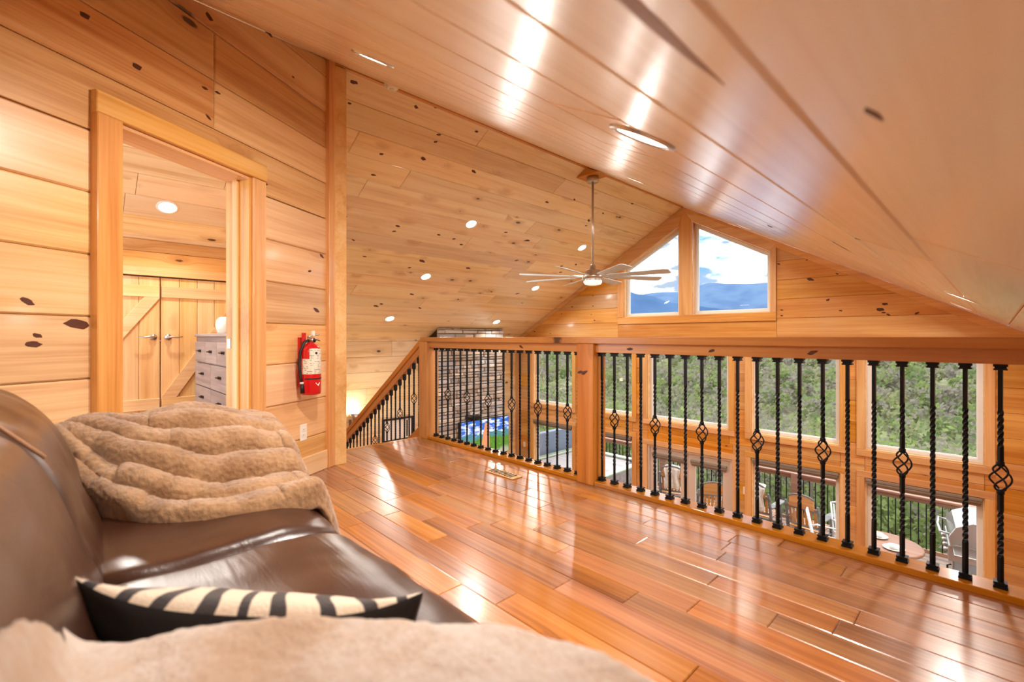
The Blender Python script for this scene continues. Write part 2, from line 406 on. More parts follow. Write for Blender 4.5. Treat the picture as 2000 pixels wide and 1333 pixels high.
slab('wall_core', greg, MG, holes[:-1]+[(-4.8, -2.24, 1.28, 4)], -.16, -.022, M_BACK, wg)
rows('wall_plank', greg, MG, FL+.18-.1, .2725, 3.3, M_GABLE, wg, holes, thick=.02, lmax=3.4, lmin=1.6, rng=random.Random(5))
for o in wg.children:
    if o.name.startswith('wall_plank'): o.matrix_basis = o.matrix_basis @ Matrix.Translation((0, 0, -.022))
# roof-line trim boards on the gable
tg = struct('trim_1')
for sx in (-1, 1):
    xe = XL if sx < 0 else XE
    d = .10
    board('roof_trim', gp([(XR, ZR), (xe, roof(xe)), (xe, roof(xe)-d), (XR, ZR-d)]), MG, .022, M_TRIM, tg, .003)
board('corner_trim', gp([(XL, FL), (XL+.09, FL), (XL+.09, roof(XL)-.05), (XL, roof(XL)-.1)]), MG, .02, M_TRIM, tg, .003)

def cas(name, pts, parent, mat=M_TRIM, th=.024): return board(name, gp(pts), MG, th, mat, parent, .004, 0, .0008)
def ring(mb, outer, inner, h0, h1, M):
    n = len(outer); vs = []
    for h in (h0, h1): vs += [(a, b, h) for a, b in outer]+[(a, b, h) for a, b in inner]
    fs = []
    for i in range(n):
        j = (i+1) % n
        fs += [(2*n+i, 2*n+j, 3*n+j, 3*n+i), (i, n+i, n+j, j), (i, j, 2*n+j, 2*n+i), (n+i, 3*n+i, 3*n+j, n+j)]
    mb.add(vs, fs, M)
def window(idx, poly, casing=None, fw=.045, deep=.115):
    w = struct('window_%d' % idx); p = gp(poly)
    mb = MB(); ring(mb, p, inset(p, .012), -deep, -.0, MG); mb.build('reveal', M_TRIML, w)
    p1 = inset(p, .012); mb = MB(); ring(mb, p1, inset(p1, fw), -deep, -deep+.045, MG); mb.build('window_frame', M_WHITE, w, bevel=.003)
    p2 = inset(p1, fw-.004); p3 = inset(p2, .014); mb = MB(); ring(mb, p2, p3, -deep+.008, -deep+.03, MG); mb.build('sash', M_WHITE, w)
    MB().prism(inset(p2, .006), -deep+.016, -deep+.022, MG).build('pane', M_GLASS, w)
    return w
# the two trapezoid windows under the ridge
w1 = window(1, [(-4.72, 1.36), (-3.66, 1.36), (-3.66, roof(-3.66)-.27), (-4.72, roof(-4.72)-.27)])
w2 = window(2, [(-3.44, 1.36), (-2.28, 1.36), (-2.28, roof(-2.28)-.19), (-3.44, roof(-3.44)-.19)])
ci = lambda x: roof(x)-.27 if x < -3.55 else roof(x)-.19
co = lambda x: roof(x)-.045
cas('casing', [(-4.85, 1.235), (-2.2, 1.235), (-2.2, 1.36), (-4.85, 1.36)], w1)
cas('casing', [(-4.85, 1.36), (-4.72, 1.36), (-4.72, ci(-4.72)), (-4.85, co(-4.85))], w1)
cas('casing', [(-4.85, co(-4.85)), (-4.72, ci(-4.72)), (-3.66, ci(-3.66)), (-3.59, co(-3.59))], w1)
cas('mullion', [(-3.66, 1.36), (-3.44, 1.36), (-3.44, ci(-3.44)), (-3.59, co(-3.59)), (-3.66, ci(-3.66))], w1)
cas('casing', [(-2.28, 1.36), (-2.2, 1.36), (-2.2, co(-2.2)), (-2.28, ci(-2.28))], w2)
cas('casing', [(-3.59, co(-3.59)), (-3.44, ci(-3.44)), (-2.28, ci(-2.28)), (-2.2, co(-2.2))], w2)
n = 3
def rect_casing(w, x0, x1, z0, z1, c=.085, sill=True, left=None, right=None):
    l = c if left is None else left; r = c if right is None else right
    cas('casing', [(x0-l, z0), (x0, z0), (x0, z1), (x0-l, z1)], w); cas('casing', [(x1, z0), (x1+r, z0), (x1+r, z1), (x1, z1)], w)
    cas('casing', [(x0-l, z1), (x1+r, z1), (x1+r, z1+c), (x0-l, z1+c)], w)
    cas('casing', [(x0-l, z0-c), (x1+r, z0-c), (x1+r, z0), (x0-l, z0)], w)
for i, (a, b) in enumerate(UP):
    w = window(n, [(a, UZ0), (b, UZ0), (b, UZ1), (a, UZ1)]); rect_casing(w, a, b, UZ0, UZ1); n += 1
BL = ['left of the hot tub, narrow', 'beside the hot tub', '', 'in front of the rocking chairs', 'in front of the grill']
blind_labels = {0: 'grey roller blind rolled up in the lower window nearest the fireplace', 1: 'grey roller blind rolled up in the lower window showing the tub water',
                3: 'grey brown roller blind rolled up in the window behind the rocking chairs', 4: 'grey brown roller blind rolled up in the window behind the grill'}
def blind(x0, x1, z, label, y=GY-.015, h=.075):
    t = thing('roller_blind', label, 'blind', ((x0+x1)/2, y, z), 0, 'roller blinds along the gable wall')
    w = (x1-x0)/2
    MB().box(-w, w, -.02, .05, -.035, 0).build('cassette', M_BLIND, t, bevel=.006)
    MB().cyl((-w+.01, .012, -.05), (w-.01, .012, -.05), .028, seg=14).build('fabric_roll', M_BLIND, t, True)
    MB().box(-w+.015, w-.015, .008, .02, -h-.022, -h).build('hem_bar', M_BLIND, t, bevel=.003)
for i, (a, b) in enumerate(UP):
    if i == 2: continue
    w = window(n, [(a, LZ0), (b, LZ0), (b, LZ1), (a, LZ1)]); rect_casing(w, a, b, LZ0, LZ1); n += 1
    blind(a+.015, b-.015, LZ1-.004, blind_labels[i])
# french doors
fd = struct('door_1'); x0, x1, z0, z1 = DR; xm = (x0+x1)/2
for p in ([(x0-.085, z0), (x0, z0), (x0, z1), (x0-.085, z1)], [(x1, z0), (x1+.085, z0), (x1+.085, z1), (x1, z1)], [(x0-.085, z1), (x1+.085, z1), (x1+.085, z1+.085), (x0-.085, z1+.085)]): cas('casing', p, fd)
mb = MB(); fr = gp([(x0, z0), (x1, z0), (x1, z1), (x0, z1)]); ring(mb, fr, inset(fr, .035), -.12, .0, MG); mb.build('door_frame', M_BEIGE, fd, bevel=.003)
for k, (a, b) in enumerate(((x0+.036, xm-.004), (xm+.004, x1-.036))):
    p = gp([(a, z0+.03), (b, z0+.03), (b, z1-.036), (a, z1-.036)]); q = inset(p, .12)
    mb = MB(); ring(mb, p, q, -.07, -.025, MG); lf = mb.build('door_leaf', M_BEIGE, fd, bevel=.004)
    MB().prism(inset(q, -.004) if False else q, -.05, -.044, MG).build('pane', M_GLASS, lf)
    hx = b-.06 if k == 0 else a+.06
    MB().cyl((hx, GY+.02, FL+1.0), (hx, GY-.045, FL+1.0), .022, seg=12).cyl((hx, GY-.04, FL+1.0), (hx+(-.11 if k == 0 else .11), GY-.045, FL+1.0), .009).build('door_lever', M_STEEL, lf, True)
    blind(a+.05, b-.05, z1-.125, 'brown roller blind rolled up on the french door leaf '+('showing the deck post' if k == 0 else 'showing a rocking chair'), GY+.0, .075)

# ------------------------------------------------------------------ ceilings
BY0 = -1.3                           # back wall of the loft
MLc = frame((XL, BY0-.7, roof(XL)), (0, 1, 0), (1, 0, PT))     # left slope, u=y, v up the slope
if MLc.col[2][2] > 0: MLc = frame((XL, GY, roof(XL)), (0, -1, 0), (1, 0, PT))
LU = GY-(BY0-.7); LV = (XR-XL)*SL
lreg = [(0, 0), (LU, 0), (LU, LV), (0, LV)]
cl = struct('ceiling_left'); slab('ceiling_core', lreg, MLc, [], -.14, -.02, M_BACK, cl)
pit = LV/17
rows('ceiling_plank', lreg, MLc, 0, pit, LV, M_CEIL, cl, thick=.02, lmax=5.2, lmin=2.4, rng=random.Random(12))
MRc = frame((XE, BY0-.7, roof(XE)), (0, 1, 0), (-1, 0, PT))
if MRc.col[2][2] > 0: MRc = frame((XE, GY, roof(XE)), (0, -1, 0), (-1, 0, PT))
cr = struct('ceiling_right'); RV = (XE-XR)*SL
rreg = [(0, 0), (LU, 0), (LU, RV), (0, RV)]
slab('ceiling_core', rreg, MRc, [], -.14, -.02, M_BACK, cr)
# board seams read off the photograph: x = -.15, -.36, -.57 ...
vs0 = (XE+.147)*SL
rows('ceiling_plank', rreg, MRc, vs0-.243*3, .243, RV, M_CEILG, cr, thick=.02, cham=.006, lmax=6.2, lmin=3.0, rng=random.Random(4))
for c in (cl, cr):
    for o in c.children:
        if o.name.startswith('ceiling_plank'): o.matrix_basis = o.matrix_basis @ Matrix.Translation((0, 0, -.02))
rb = struct('trim_2')
stick('ridge_strip', (XR, BY0, ZR-.012), (XR, GY-.03, ZR-.012), .035, .02, M_RAIL, rb)

# ------------------------------------------------------------------ side walls
MLw = frame((XL, BY0, 0), (0, 1, 0), (0, 0, 1))
if MLw.col[2][0] < 0: MLw = frame((XL, 0, 0), (0, -1, 0), (0, 0, 1))
sgn = 1 if MLw.col[0][1] > 0 else -1
ureg = [(sgn*(0)-(BY0 if sgn > 0 else 0), FL)]
a0, a1 = ((0, GY-BY0) if sgn > 0 else (-GY, 1.6))
lw = struct('wall_left')
lwr = [(a0, FL), (a1, FL), (a1, roof(XL)), (a0, roof(XL))]
slab('wall_core', lwr, MLw, [], -.14, -.02, M_BACK, lw)
rows('wall_plank', lwr, MLw, FL+.02, .272, roof(XL), M_CEIL, lw, thick=.02, lmax=3.4, lmin=1.8, rng=random.Random(9))
for o in lw.children:
    if o.name.startswith('wall_plank'): o.matrix_basis = o.matrix_basis @ Matrix.Translation((0, 0, -.02))
# right knee wall and the wall behind the camera
MRw = frame((XE, 0, 0), (0, -1, 0), (0, 0, 1))
if MRw.col[2][0] > 0: MRw = frame((XE, 0, 0), (0, 1, 0), (0, 0, 1))
su = MRw.col[0][1]; ry = sorted((su*BY0, su*GY))
rw = struct('wall_right'); rr = [(ry[0], FL), (ry[1], FL), (ry[1], roof(XE)), (ry[0], roof(XE))]
slab('wall_core', rr, MRw, [], -.14, -.02, M_BACK, rw)
rows('wall_plank', rr, MRw, FL+.02, .272, roof(XE), M_WALL, rw, thick=.02, lmax=3.4, lmin=1.8, rng=random.Random(10))
for o in rw.children:
    if o.name.startswith('wall_plank'): o.matrix_basis = o.matrix_basis @ Matrix.Translation((0, 0, -.02))
MBw = frame((0, BY0, 0), (1, 0, 0), (0, 0, 1))
if MBw.col[2][1] < 0: MBw = frame((0, BY0, 0), (-1, 0, 0), (0, 0, 1))
sb = MBw.col[0][0]
def bpoly(pts):
    q = [(sb*x, z) for x, z in pts]; return q if area(q) > 0 else q[::-1]
bw = struct('wall_back'); br = bpoly([(-2.3, 0), (XE, 0), (XE, roof(XE)), (-2.3, roof(-2.3))])
slab('wall_core', br, MBw, [], -.14, -.02, M_BACK, bw)
rows('wall_plank', br, MBw, 0, .2725, 3.2, M_WALL, bw, thick=.02, lmax=3.4, rng=random.Random(11))
for o in bw.children:
    if o.name.startswith('wall_plank'): o.matrix_basis = o.matrix_basis @ Matrix.Translation((0, 0, -.02))

# ------------------------------------------------------------------ the angled wall with the bedroom door
WU = Vector((-.5135, .858, 0)).normalized(); W0 = Vector((-3.59, 1.48, 0))
MW = frame(W0, WU, (0, 0, 1))       # u = -s
assert MW.col[2][0] > 0
WN = Vector((MW.col[2][0], MW.col[2][1], 0))
SMX = 3.25
wtop = lambda s: ZR-.285*s
wreg = [(-SMX, 0), (0, 0), (0, wtop(0)), (-SMX, wtop(SMX))]
DS0, DS1, DZ = .775, 1.535, 1.985
wd = struct('wall_door'); dh = [(-DS1, -DS0, -1, DZ)]
slab('wall_core', wreg, MW, dh, -.11, -.02, M_BACK, wd)
rows('wall_plank', wreg, MW, 0, .2725, 3.3, M_WALL, wd, dh, thick=.024, cham=.007, joints={8: [-1.02], 9: [-1.02]})
for o in list(wd.children):          # the board that runs over the door head is one notched piece
    if o.name.startswith('wall_plank') and abs(o.matrix_basis.translation.z-1.9087) < .08 or (o.name.startswith('wall_plank') and abs(o.matrix_basis.translation.z-DZ-.0012) < .01): bpy.data.objects.remove(o)
nb_ = MB().prism([(-SMX, 1.912), (-DS1, 1.912), (-DS1, DZ), (-DS0, DZ), (-DS0, 1.912), (0, 1.912), (0, 2.176), (-SMX, 2.176)], 0, .022).build('wall_plank', M_WALL, wd, bevel=.004); nb_.matrix_basis = MW
for o in wd.children:
    if o.name.startswith('wall_plank'): o.matrix_basis = o.matrix_basis @ Matrix.Translation((0, 0, -.024))
# the room side of the same wall
MWb = frame(W0-WN*.13, -WU, (0, 0, 1)); wr2 = [(0, 0), (SMX, 0), (SMX, wtop(SMX)-.02), (0, wtop(0)-.02)]
rows('inner_plank', wr2, MWb, 0, .2725, 3.3, M_WALL, wd, [(DS0, DS1, -1, DZ)], thick=.018, lmax=9)
d2 = struct('door_2')
board('casing', [(-DS1-.105, 0), (-DS1, 0), (-DS1, DZ), (-DS1-.105, DZ)], MW, .045, M_TRIM, d2, .004, 0, 0)
board('casing', [(-DS0, 0), (-DS0+.1, 0), (-DS0+.1, DZ), (-DS0, DZ)], MW, .03, M_TRIM, d2, .004, 0, 0)
board('casing', [(-DS1-.105, DZ), (-DS0+.1, DZ), (-DS0+.1, DZ+.1), (-DS1-.105, DZ+.1)], MW, .04, M_TRIM, d2, .004, 0, .0005)
for nm, p in (('jamb', [(-DS1, 0), (-DS1+.018, 0), (-DS1+.018, DZ), (-DS1, DZ)]), ('jamb', [(-DS0-.018, 0), (-DS0, 0), (-DS0, DZ), (-DS0-.018, DZ)]), ('jamb', [(-DS1+.018, DZ-.018), (-DS0-.018, DZ-.018), (-DS0-.018, DZ), (-DS1+.018, DZ)])):
    board(nm, p, MW, .175, M_TRIM, d2, .002, -.165, 0)
for p in ([(-DS0-.034, 0), (-DS0-.018, 0), (-DS0-.018, DZ-.018), (-DS0-.034, DZ-.018)], [(-DS1+.018, 0), (-DS1+.034, 0), (-DS1+.034, DZ-.018), (-DS1+.018, DZ-.018)]):
    board('door_stop', p, MW, .035, M_TRIML, d2, .003, -.10, 0)
MB().box(-DS0-.0205, -DS0-.018, .93, .99, -.155, -.13, MW).build('strike_plate', M_STEEL, d2)
# end post of the wall and the baseboard
t3 = struct('trim_3')
board('corner_post', [(-.055, 0), (.02, 0), (.02, wtop(0)-.01), (-.055, wtop(0)-.01)], MW, .165, M_TRIM, t3, .003, -.135, 0)
MB().box(-3.60, -3.572, 1.425, 1.60, 0, ZR-.03).build('corner_board', M_TRIML, t3, bevel=.003)
bb = struct('baseboard_left')
board('baseboard', [(-DS0+.1, 0), (-.055, 0), (-.055, .14), (-DS0+.1, .14)], MW, .018, M_TRIML, bb, .004, 0, 0)
board('baseboard', [(-SMX, 0), (-DS1-.105, 0), (-DS1-.105, .14), (-SMX, .14)], MW, .018, M_TRIML, bb, .004, 0, 0)

# ------------------------------------------------------------------ loft floor
fl = struct('floor_loft')
SX = -4.0
MB().box(SX, XE, BY0, RY+.09, -.27, -.021).box(XL, SX, BY0-.7, 1.47, -.27, -.021).build('floor_core', M_BACK, fl)
MF = frame((0, 0, -.02), (1, 0, 0), (0, 1, 0)); rf = random.Random(21); y = RY+.07; k = 0
PW = .118
while y > BY0:
    xs = [SX+.005]; x = SX+rf.uniform(.2, .9)
    while x < XE-.15: xs.append(x); x += rf.choice((.42, .6, .75, .9, 1.05, 1.2))*rf.uniform(.9, 1.1)
    xs.append(XE)
    for x0, x1 in zip(xs, xs[1:]): board('floor_plank', [(x0, y-PW), (x1, y-PW), (x1, y), (x0, y)], MF, .02, M_FLOOR, fl, .003, 0, .0008)
    y -= PW; k += 1
MB().box(XL, SX, BY0-.7, 1.47, -.02, 0).build('bedroom_floor', M_FLOOR, fl)
stick('edge_nosing', (SX, 1.5, -.012), (SX, RY+.07, -.012), .05, .03, M_RAIL, fl)
MB().box(SX-.02, XE, RY+.09, RY+.115, -.30, -.0).build('floor_fascia', M_TRIM, fl)
# wooden floor register
fv = thing('floor_register', 'small wooden floor vent set into the boards by the railing', 'vent', (-2.5, 2.3, .001), 0)
MB().box(-.15, .15, -.05, .05, 0, .006).build('register_frame', M_TRIML, fv, bevel=.002)
for k in range(9): MB().box(-.125+k*.028, -.125+k*.028+.012, -.036, .036, .006, .008).build('slot', M_RUBBER, fv)

# ------------------------------------------------------------------ main floor shell below
mf = struct('floor_main')
MB().box(XL, XE, BY0, GY, FL-.1, FL).build('floor_slab', M_FLOOR, mf)
lb = struct('wall_lower'); MB().box(XL, XE, .9, 1.0, FL, -.27).build('wall_panel', M_WALL, lb)

# ------------------------------------------------------------------ bedroom: partition, closet wall
bp = struct('wall_bedroom')
MP = frame((0, 1.47, 0), (1, 0, 0), (0, 0, 1))      # seen from inside the bedroom (-Y side)
def pp(pts):
    q = [(x, z) for x, z in pts]; return q if area(q) > 0 else q[::-1]
preg = pp([(XL, -.27), (-3.6, -.27), (-3.6, ZR-.02), (XR, ZR-.01), (XL, roof(XL))])
slab('wall_core', preg, MP, [], -.10, -.02, M_BACK, bp)
rows('wall_plank', preg, MP, 0, .2725, 3.2, M_WALL, bp, thick=.018)
MP2 = frame((0, 1.57, 0), (-1, 0, 0), (0, 0, 1))
preg2 = [(-x, z) for x, z in preg][::-1]
rows('stair_side_plank', preg2, MP2, -.27, .2725, 3.2, M_CEIL, bp, thick=.018, lmax=3)
XC = -5.75
cw = struct('wall_closet')
MCw = frame((XC, 0, 0), (0, 1, 0), (0, 0, 1)); assert MCw.col[2][0] > 0
CH = 1.60; CY0, CY1 = -.16, 1.44
creg = [(BY0-.7, 0), (1.45, 0), (1.45, roof(XC)), (BY0-.7, roof(XC))]; chole = [(CY0, CY1, .2, CH)]
slab('wall_core', creg, MCw, chole, -.1, -.02, M_BACK, cw)
for o in [None]: rows('wall_plank', creg, MCw, .2, .2725, 2.5, M_WALL, cw, chole, thick=.018)
board('header_trim', [(CY0-.1, CH), (1.45, CH), (1.45, CH+.085), (CY0-.1, CH+.085)], MCw, .02, M_TRIM, cw, .003)
board('base_step', [(BY0-.7, 0), (1.45, 0), (1.45, .18), (BY0-.7, .18)], MCw, .03, M_TRIML, cw, .004)
cm = (CY0+CY1)/2+.03
for k, (a, b) in enumerate(((CY0+.005, cm-.004), (cm+.004, CY1-.005))):
    t = thing('closet_door', ('pale pine closet door with a diagonal brace, away from the dresser', 'pale pine closet door with a diagonal brace, partly behind the grey dresser')[k], 'door', (0, 0, 0), 0, 'plank closet doors in the bedroom')
    z0, z1 = .205, CH-.006; nb = 5; wv = (b-a)/nb
    for i in range(nb): board('door_plank', [(a+i*wv, z0), (a+(i+1)*wv, z0), (a+(i+1)*wv, z1), (a+i*wv, z1)], MCw @ Matrix.Rotation(0, 4, 'X'), .02, M_DOORW, t, .004, -.03, .0015)
    board('door_rail', [(a+.004, z1-.2), (b-.004, z1-.2), (b-.004, z1-.09), (a+.004, z1-.09)], MCw, .02, M_DOORW, t, .003, -.01, 0)
    board('door_rail', [(a+.004, z0+.08), (b-.004, z0+.08), (b-.004, z0+.19), (a+.004, z0+.19)], MCw, .02, M_DOORW, t, .003, -.01, 0)
    p = Vector((a+.06, z0+.19)); q = Vector((b-.06, z1-.2)); dd = (q-p).normalized(); nn = Vector((-dd.y, dd.x))*.052
    pl = [(p-nn-dd*.04), (q-nn+dd*.03), (q+nn+dd*.03), (p+nn-dd*.04)]
    pl = clip(clip([(v.x, v.y) for v in pl], 0, 1, z1-.2), 0, -1, -(z0+.19)); pl = clip(clip(pl, 1, 0, b-.004), -1, 0, -(a+.004))
    board('door_brace', pl, MCw, .02, M_DOORW, t, .003, -.0099, 0)
    s = -1 if k == 0 else 1; hy = (b-.055 if k == 0 else a+.055)
    MB().cyl((XC+.006-.016, hy, 1.0), (XC+.012, hy, 1.0), .03, seg=16).cyl((XC+.012, hy, 1.0), (XC+.05, hy, 1.0), .011).tube([(XC+.048, hy, 1.0), (XC+.055, hy+s*.03, 1.004), (XC+.055, hy+s*.07, .998), (XC+.05, hy+s*.115, 1.004)], [.011, .010, .009, .006]).build('door_lever', M_STEEL, t, True)
# dresser
dr = thing('dresser', 'grey washed wood dresser with dark pulls beside the closet doors', 'dresser', (-5.55, .93, 0))
DWd = 1.40; DHh = 1.03
MB().box(0, DWd, .012, .48, .08, DHh-.025).build('carcass', M_GREYWOOD, dr, bevel=.003)
MB().box(-.012, DWd+.012, -.012, .49, DHh-.025, DHh).build('top', M_GREYWOOD, dr, bevel=.004)
for sx in (.02, DWd-.08):
    for sy in (.02, .41): MB().box(sx, sx+.06, sy, sy+.06, 0, .08).build('leg', M_GREYWOOD, dr)
def drawer(x0, x1, z0, z1, w=.09):
    d = MB().box(0, x1-x0, -.008, .012, 0, z1-z0).build('drawer', M_GREYWOOD, dr, bevel=.003); d.location = (x0, 0, z0)
    c = (x1-x0)/2; h = (z1-z0)*.55
    MB().tube([(c-w/2, -.008, h), (c-w/2, -.028, h), (c+w/2, -.028, h), (c+w/2, -.008, h)], .006, 6).box(c-w/2-.012, c+w/2+.012, -.0115, -.007, h-.012, h+.012).build('pull', M_DARKMET, d)
for k in range(3): drawer(.02+k*.455, .02+k*.455+.447, .765, .955)
for r in range(3):
    for c in range(2): drawer(.02+c*.683, .02+c*.683+.675, .1+r*.22, .1+r*.22+.212)
wj = MB().lathe([(.05, 0), (.075, .01), (.085, .05), (.09, .09), (.082, .14), (.06, .165), (.045, .17)], 20).build('jar', M_PLATE, None, True)
wj.location = (-5.30, 1.14, DHh); tag(wj, 'small white rounded jar on top of the grey dresser', 'jar')

# ------------------------------------------------------------------ balcony railing
rl = thing('balcony_railing', 'pine balcony railing with black twisted iron balusters along the loft edge', 'railing')
XB0, XB1 = -3.94, XE
stick('top_rail', (XB0-.06, RY, .978), (XB1, RY, .978), .14, .044, M_RAIL, rl)
stick('rail_board', (XB0, RY, .927), (XB1, RY, .927), .075, .062, M_RAIL, rl)
stick('bottom_plate', (XB0, RY, .014), (XB1, RY, .014), .12, .028, M_RAIL, rl)
for x in (-1.95, -3.955):
    p = stick('newel_post', (x, RY, -.3 if x < -3 else -.0), (x, RY, .956), .14, .14, M_RAIL, rl, up=(0, 1, 0), bevel=.005)
def bal_mesh(h, basket, name):
    """square iron bar from z=0 to h, twisted in its middle stretches"""
    mb = MB(); s = .0068; nz = 72; zs = [h*i/nz for i in range(nz+1)]; ang = 0; rings = []
    zb = h*.49; hb = .055
    def tw(z):
        if basket: return 60. if (abs(z-(zb+hb+.14)) < .075 or abs(z-(zb-hb-.16)) < .09) else 0
        return 62. if .17*h < z < .80*h else 0
    out = []
    def bar(z0, z1):
        nonlocal ang
        n = max(2, int((z1-z0)/.009)); vs = []; fs = []
        for i in range(n+1):
            z = z0+(z1-z0)*i/n
            if i: ang += tw(z)*(z1-z0)/n
            for k in range(4):
                a = ang+PI/2*k; r = s*1.414; vs.append((r*math.cos(a), r*math.sin(a), z))
        for i in range(n):
            for k in range(4): fs.append((i*4+k, i*4+(k+1) % 4, i*4+4+(k+1) % 4, i*4+4+k))
        mb.add(vs, fs)
    if basket: bar(0, zb-hb); bar(zb+hb, h)
    else: bar(0, h)
    return mb.mesh(name, M_IRON)
def basket_mesh(h):
    mb = MB(); zb = h*.49; hb = .055
    for k in range(4):
        pts = []
        for i in range(13):
            t = i/12; a = PI/2*k+t*PI*1.1; r = .004+.027*math.sin(PI*t)**.8
            pts.append((r*math.cos(a), r*math.sin(a), zb-hb+2*hb*t))
        mb.tube(pts, .0036, 5)
    for z in (zb-hb, zb+hb): mb.lathe([(.009, z-.011), (.012, z-.006), (.012, z+.006), (.009, z+.011)], 8)
    return mb.mesh('basket', M_IRON, True)
def shoe_mesh(z, up, name='shoe'):
    mb = MB(); d = 1 if up else -1
    for r, a, b in ((.0205, 0, .010), (.0165, .010, .018), (.0195, .018, .024)):
        mb.box(-r, r, -r, r, z+d*a, z+d*b)
    return mb.mesh(name, M_IRON)
ZB0 = .028; HB = .896-ZB0
me_t = bal_mesh(HB, False, 'baluster'); me_b = bal_mesh(HB, True, 'baluster'); me_k = basket_mesh(HB); me_s0 = shoe_mesh(0, True); me_s1 = shoe_mesh(HB, False)
def baluster(parent, x, y, z, basket, mt=None, mbk=None, mk=None, s0=me_s0, s1=me_s1, rot=PI/4):
    o = bpy.data.objects.new('baluster', (mbk or me_b) if basket else (mt or me_t)); COL.objects.link(o); o.parent = parent; o.location = (x, y, z)
    for m in ([s0] if s0 else [])+([s1] if s1 else []):
        c = bpy.data.objects.new('shoe', m); COL.objects.link(c); c.parent = o
    if basket: c = bpy.data.objects.new('basket', mk or me_k); COL.objects.link(c); c.parent = o
    return o
for i in range(19): baluster(rl, -3.820+.0976*i, RY, ZB0, i % 3 == 2)
for i in range(24):
    x = -1.858+.0980*i
    if x < XE-.04: baluster(rl, x, RY, ZB0, i % 3 == 1)

# ------------------------------------------------------------------ stairs going down along the partition
SLP = .675
st = thing('staircase', 'pine staircase dropping away beyond the loft edge', 'stairs')
RUN = .275; RISE = RUN*SLP
for i in range(1, 14):
    zt = -RISE*i; xa = SX-RUN*(i-1); xb = xa-RUN
    if zt < FL+.1 or xb < XL+.1: break
    MB().box(xb-.02, xa, 1.61, RY-.04, zt-.035, zt).build('tread', M_FLOOR, st, bevel=.004)
    MB().box(xa-.02, xa, 1.61, RY-.04, zt, zt+RISE-.035).build('riser', M_TRIM, st)
XS1 = -7.0
MS = frame((0, RY-.035, 0), (1, 0, 0), (0, 0, 1))
def sp(pts):
    q = [(x, z) for x, z in pts]; return q if area(q) > 0 else q[::-1]
zl = lambda x, o: o+SLP*(x-XS1)-SLP*(SX-XS1)
board('stringer', sp([(SX+.0, .145), (XS1, zl(XS1, .145)), (XS1, zl(XS1, -.2)), (SX, -.2)]), MS, .045, M_RAIL, st, .003, -.05, 0)
srl = thing('stair_railing', 'sloping pine stair rail with black iron balusters below the corner post', 'railing')
p0 = Vector((SX-.0, RY, .978)); p1 = Vector((-6.9, RY, .978+SLP*(-6.9-SX)))
stick('top_rail', p0, p1, .09, .05, M_RAIL, srl)
off = Vector((0, 0, -.062)); stick('rail_board', p0+off, p1+off, .06, .07, M_RAIL, srl)
hs = .978-.10-.145-.01
ms_t = bal_mesh(hs, False, 'baluster'); ms_b = bal_mesh(hs, True, 'baluster'); ms_k = basket_mesh(hs)
mbx = MB(); 
for dz in (0,): mbx.lathe([(.012, hs-.065), (.02, hs-.055), (.021, hs-.03), (.02, hs-.004), (.012, hs+.004)], 8)
ms_s = mbx.mesh('shoe', M_IRON)
for i in range(28):
    x = -4.13-.0945*i
    if x < -6.7: break
    baluster(srl, x, RY, .145+SLP*(x-SX)+.01, i % 3 == 1, ms_t, ms_b, ms_k, None, ms_s)

# ------------------------------------------------------------------ recessed lamps
def rmat(side, x, y):
    n_ = Vector((PT, 0, -1)).normalized() if side == 'L' else Vector((-PT, 0, -1)).normalized()
    Z = n_; X = Vector((0, 1, 0)); Y = Z.cross(X)
    p = Vector((x, y, roof(x)))
    return Matrix(((X.x, Y.x, Z.x, p.x), (X.y, Y.y, Z.y, p.y), (X.z, Y.z, Z.z, p.z), (0, 0, 0, 1)))
def recessed(side, x, y, label, group, power=1.0, rim=M_PLATE, r=.068):
    t = thing('recessed_light', label, 'light', group=group); t.matrix_basis = rmat(side, x, y)
    mb = MB(); mb.lathe([(r, -.004), (r, .004), (r+.004, .007), (r+.018, .005), (r+.02, -.004)], 28, cap=False); mb.build('trim_ring', rim, t, True)
    MB().lathe([(r, -.003), (r, .002)], 28).build('lens', M_LENS, t)
    ld = bpy.data.lights.new('bulb', 'AREA'); ld.shape = 'DISK'; ld.size = r*1.8; ld.energy = LAMP_W*power; ld.color = (1, .95, .87); ld.spread = math.radians(160)
    lo = bpy.data.objects.new('bulb', ld); COL.objects.link(lo); lo.parent = t; lo.location = (0, 0, .012); lo.rotation_euler = (PI, 0, 0)
    return t
names = [('uppermost', -4.785), ('middle', -5.85), ('lowest', -6.915)]
for nm, x in names:
    for wh, y in (('nearer the loft', 3.83), ('nearer the gable windows', 6.18)):
        recessed('L', x, y, 'lit recessed ceiling light in the %s pair on the far slope, %s' % (nm, wh), 'recessed lights on the far roof slope', .65)
recessed('L', -5.302, .668, 'lit recessed ceiling light in the bedroom seen through the doorway', 'bedroom light', 1.0)
recessed('L', -4.9, -.9, 'added recessed ceiling light, out of view, deeper in the bedroom', 'bedroom light', .8)  # unseen lamp, added to light the rest of the bedroom
recessed('R', -.61, 1.03, 'recessed ceiling light with a bronze rim close overhead on the near slope', 'recessed lights on the near roof slope', 1.0, M_STEEL)
recessed('R', -1.76, .9, 'recessed ceiling light high on the near slope above the bedroom wall end', 'recessed lights on the near roof slope', 1.0, M_STEEL)
recessed('R', -2.2, 3.6, 'recessed ceiling light on the near slope beyond the railing by the fan', 'recessed lights on the near roof slope', 1.0)
recessed('R', -.16, 3.95, 'recessed ceiling light on the near slope just past the railing', 'recessed lights on the near roof slope', 1.0)
recessed('R', -2.2, 6.1, 'recessed ceiling light on the near slope nearest the ridge windows', 'recessed lights on the near roof slope', 1.0)
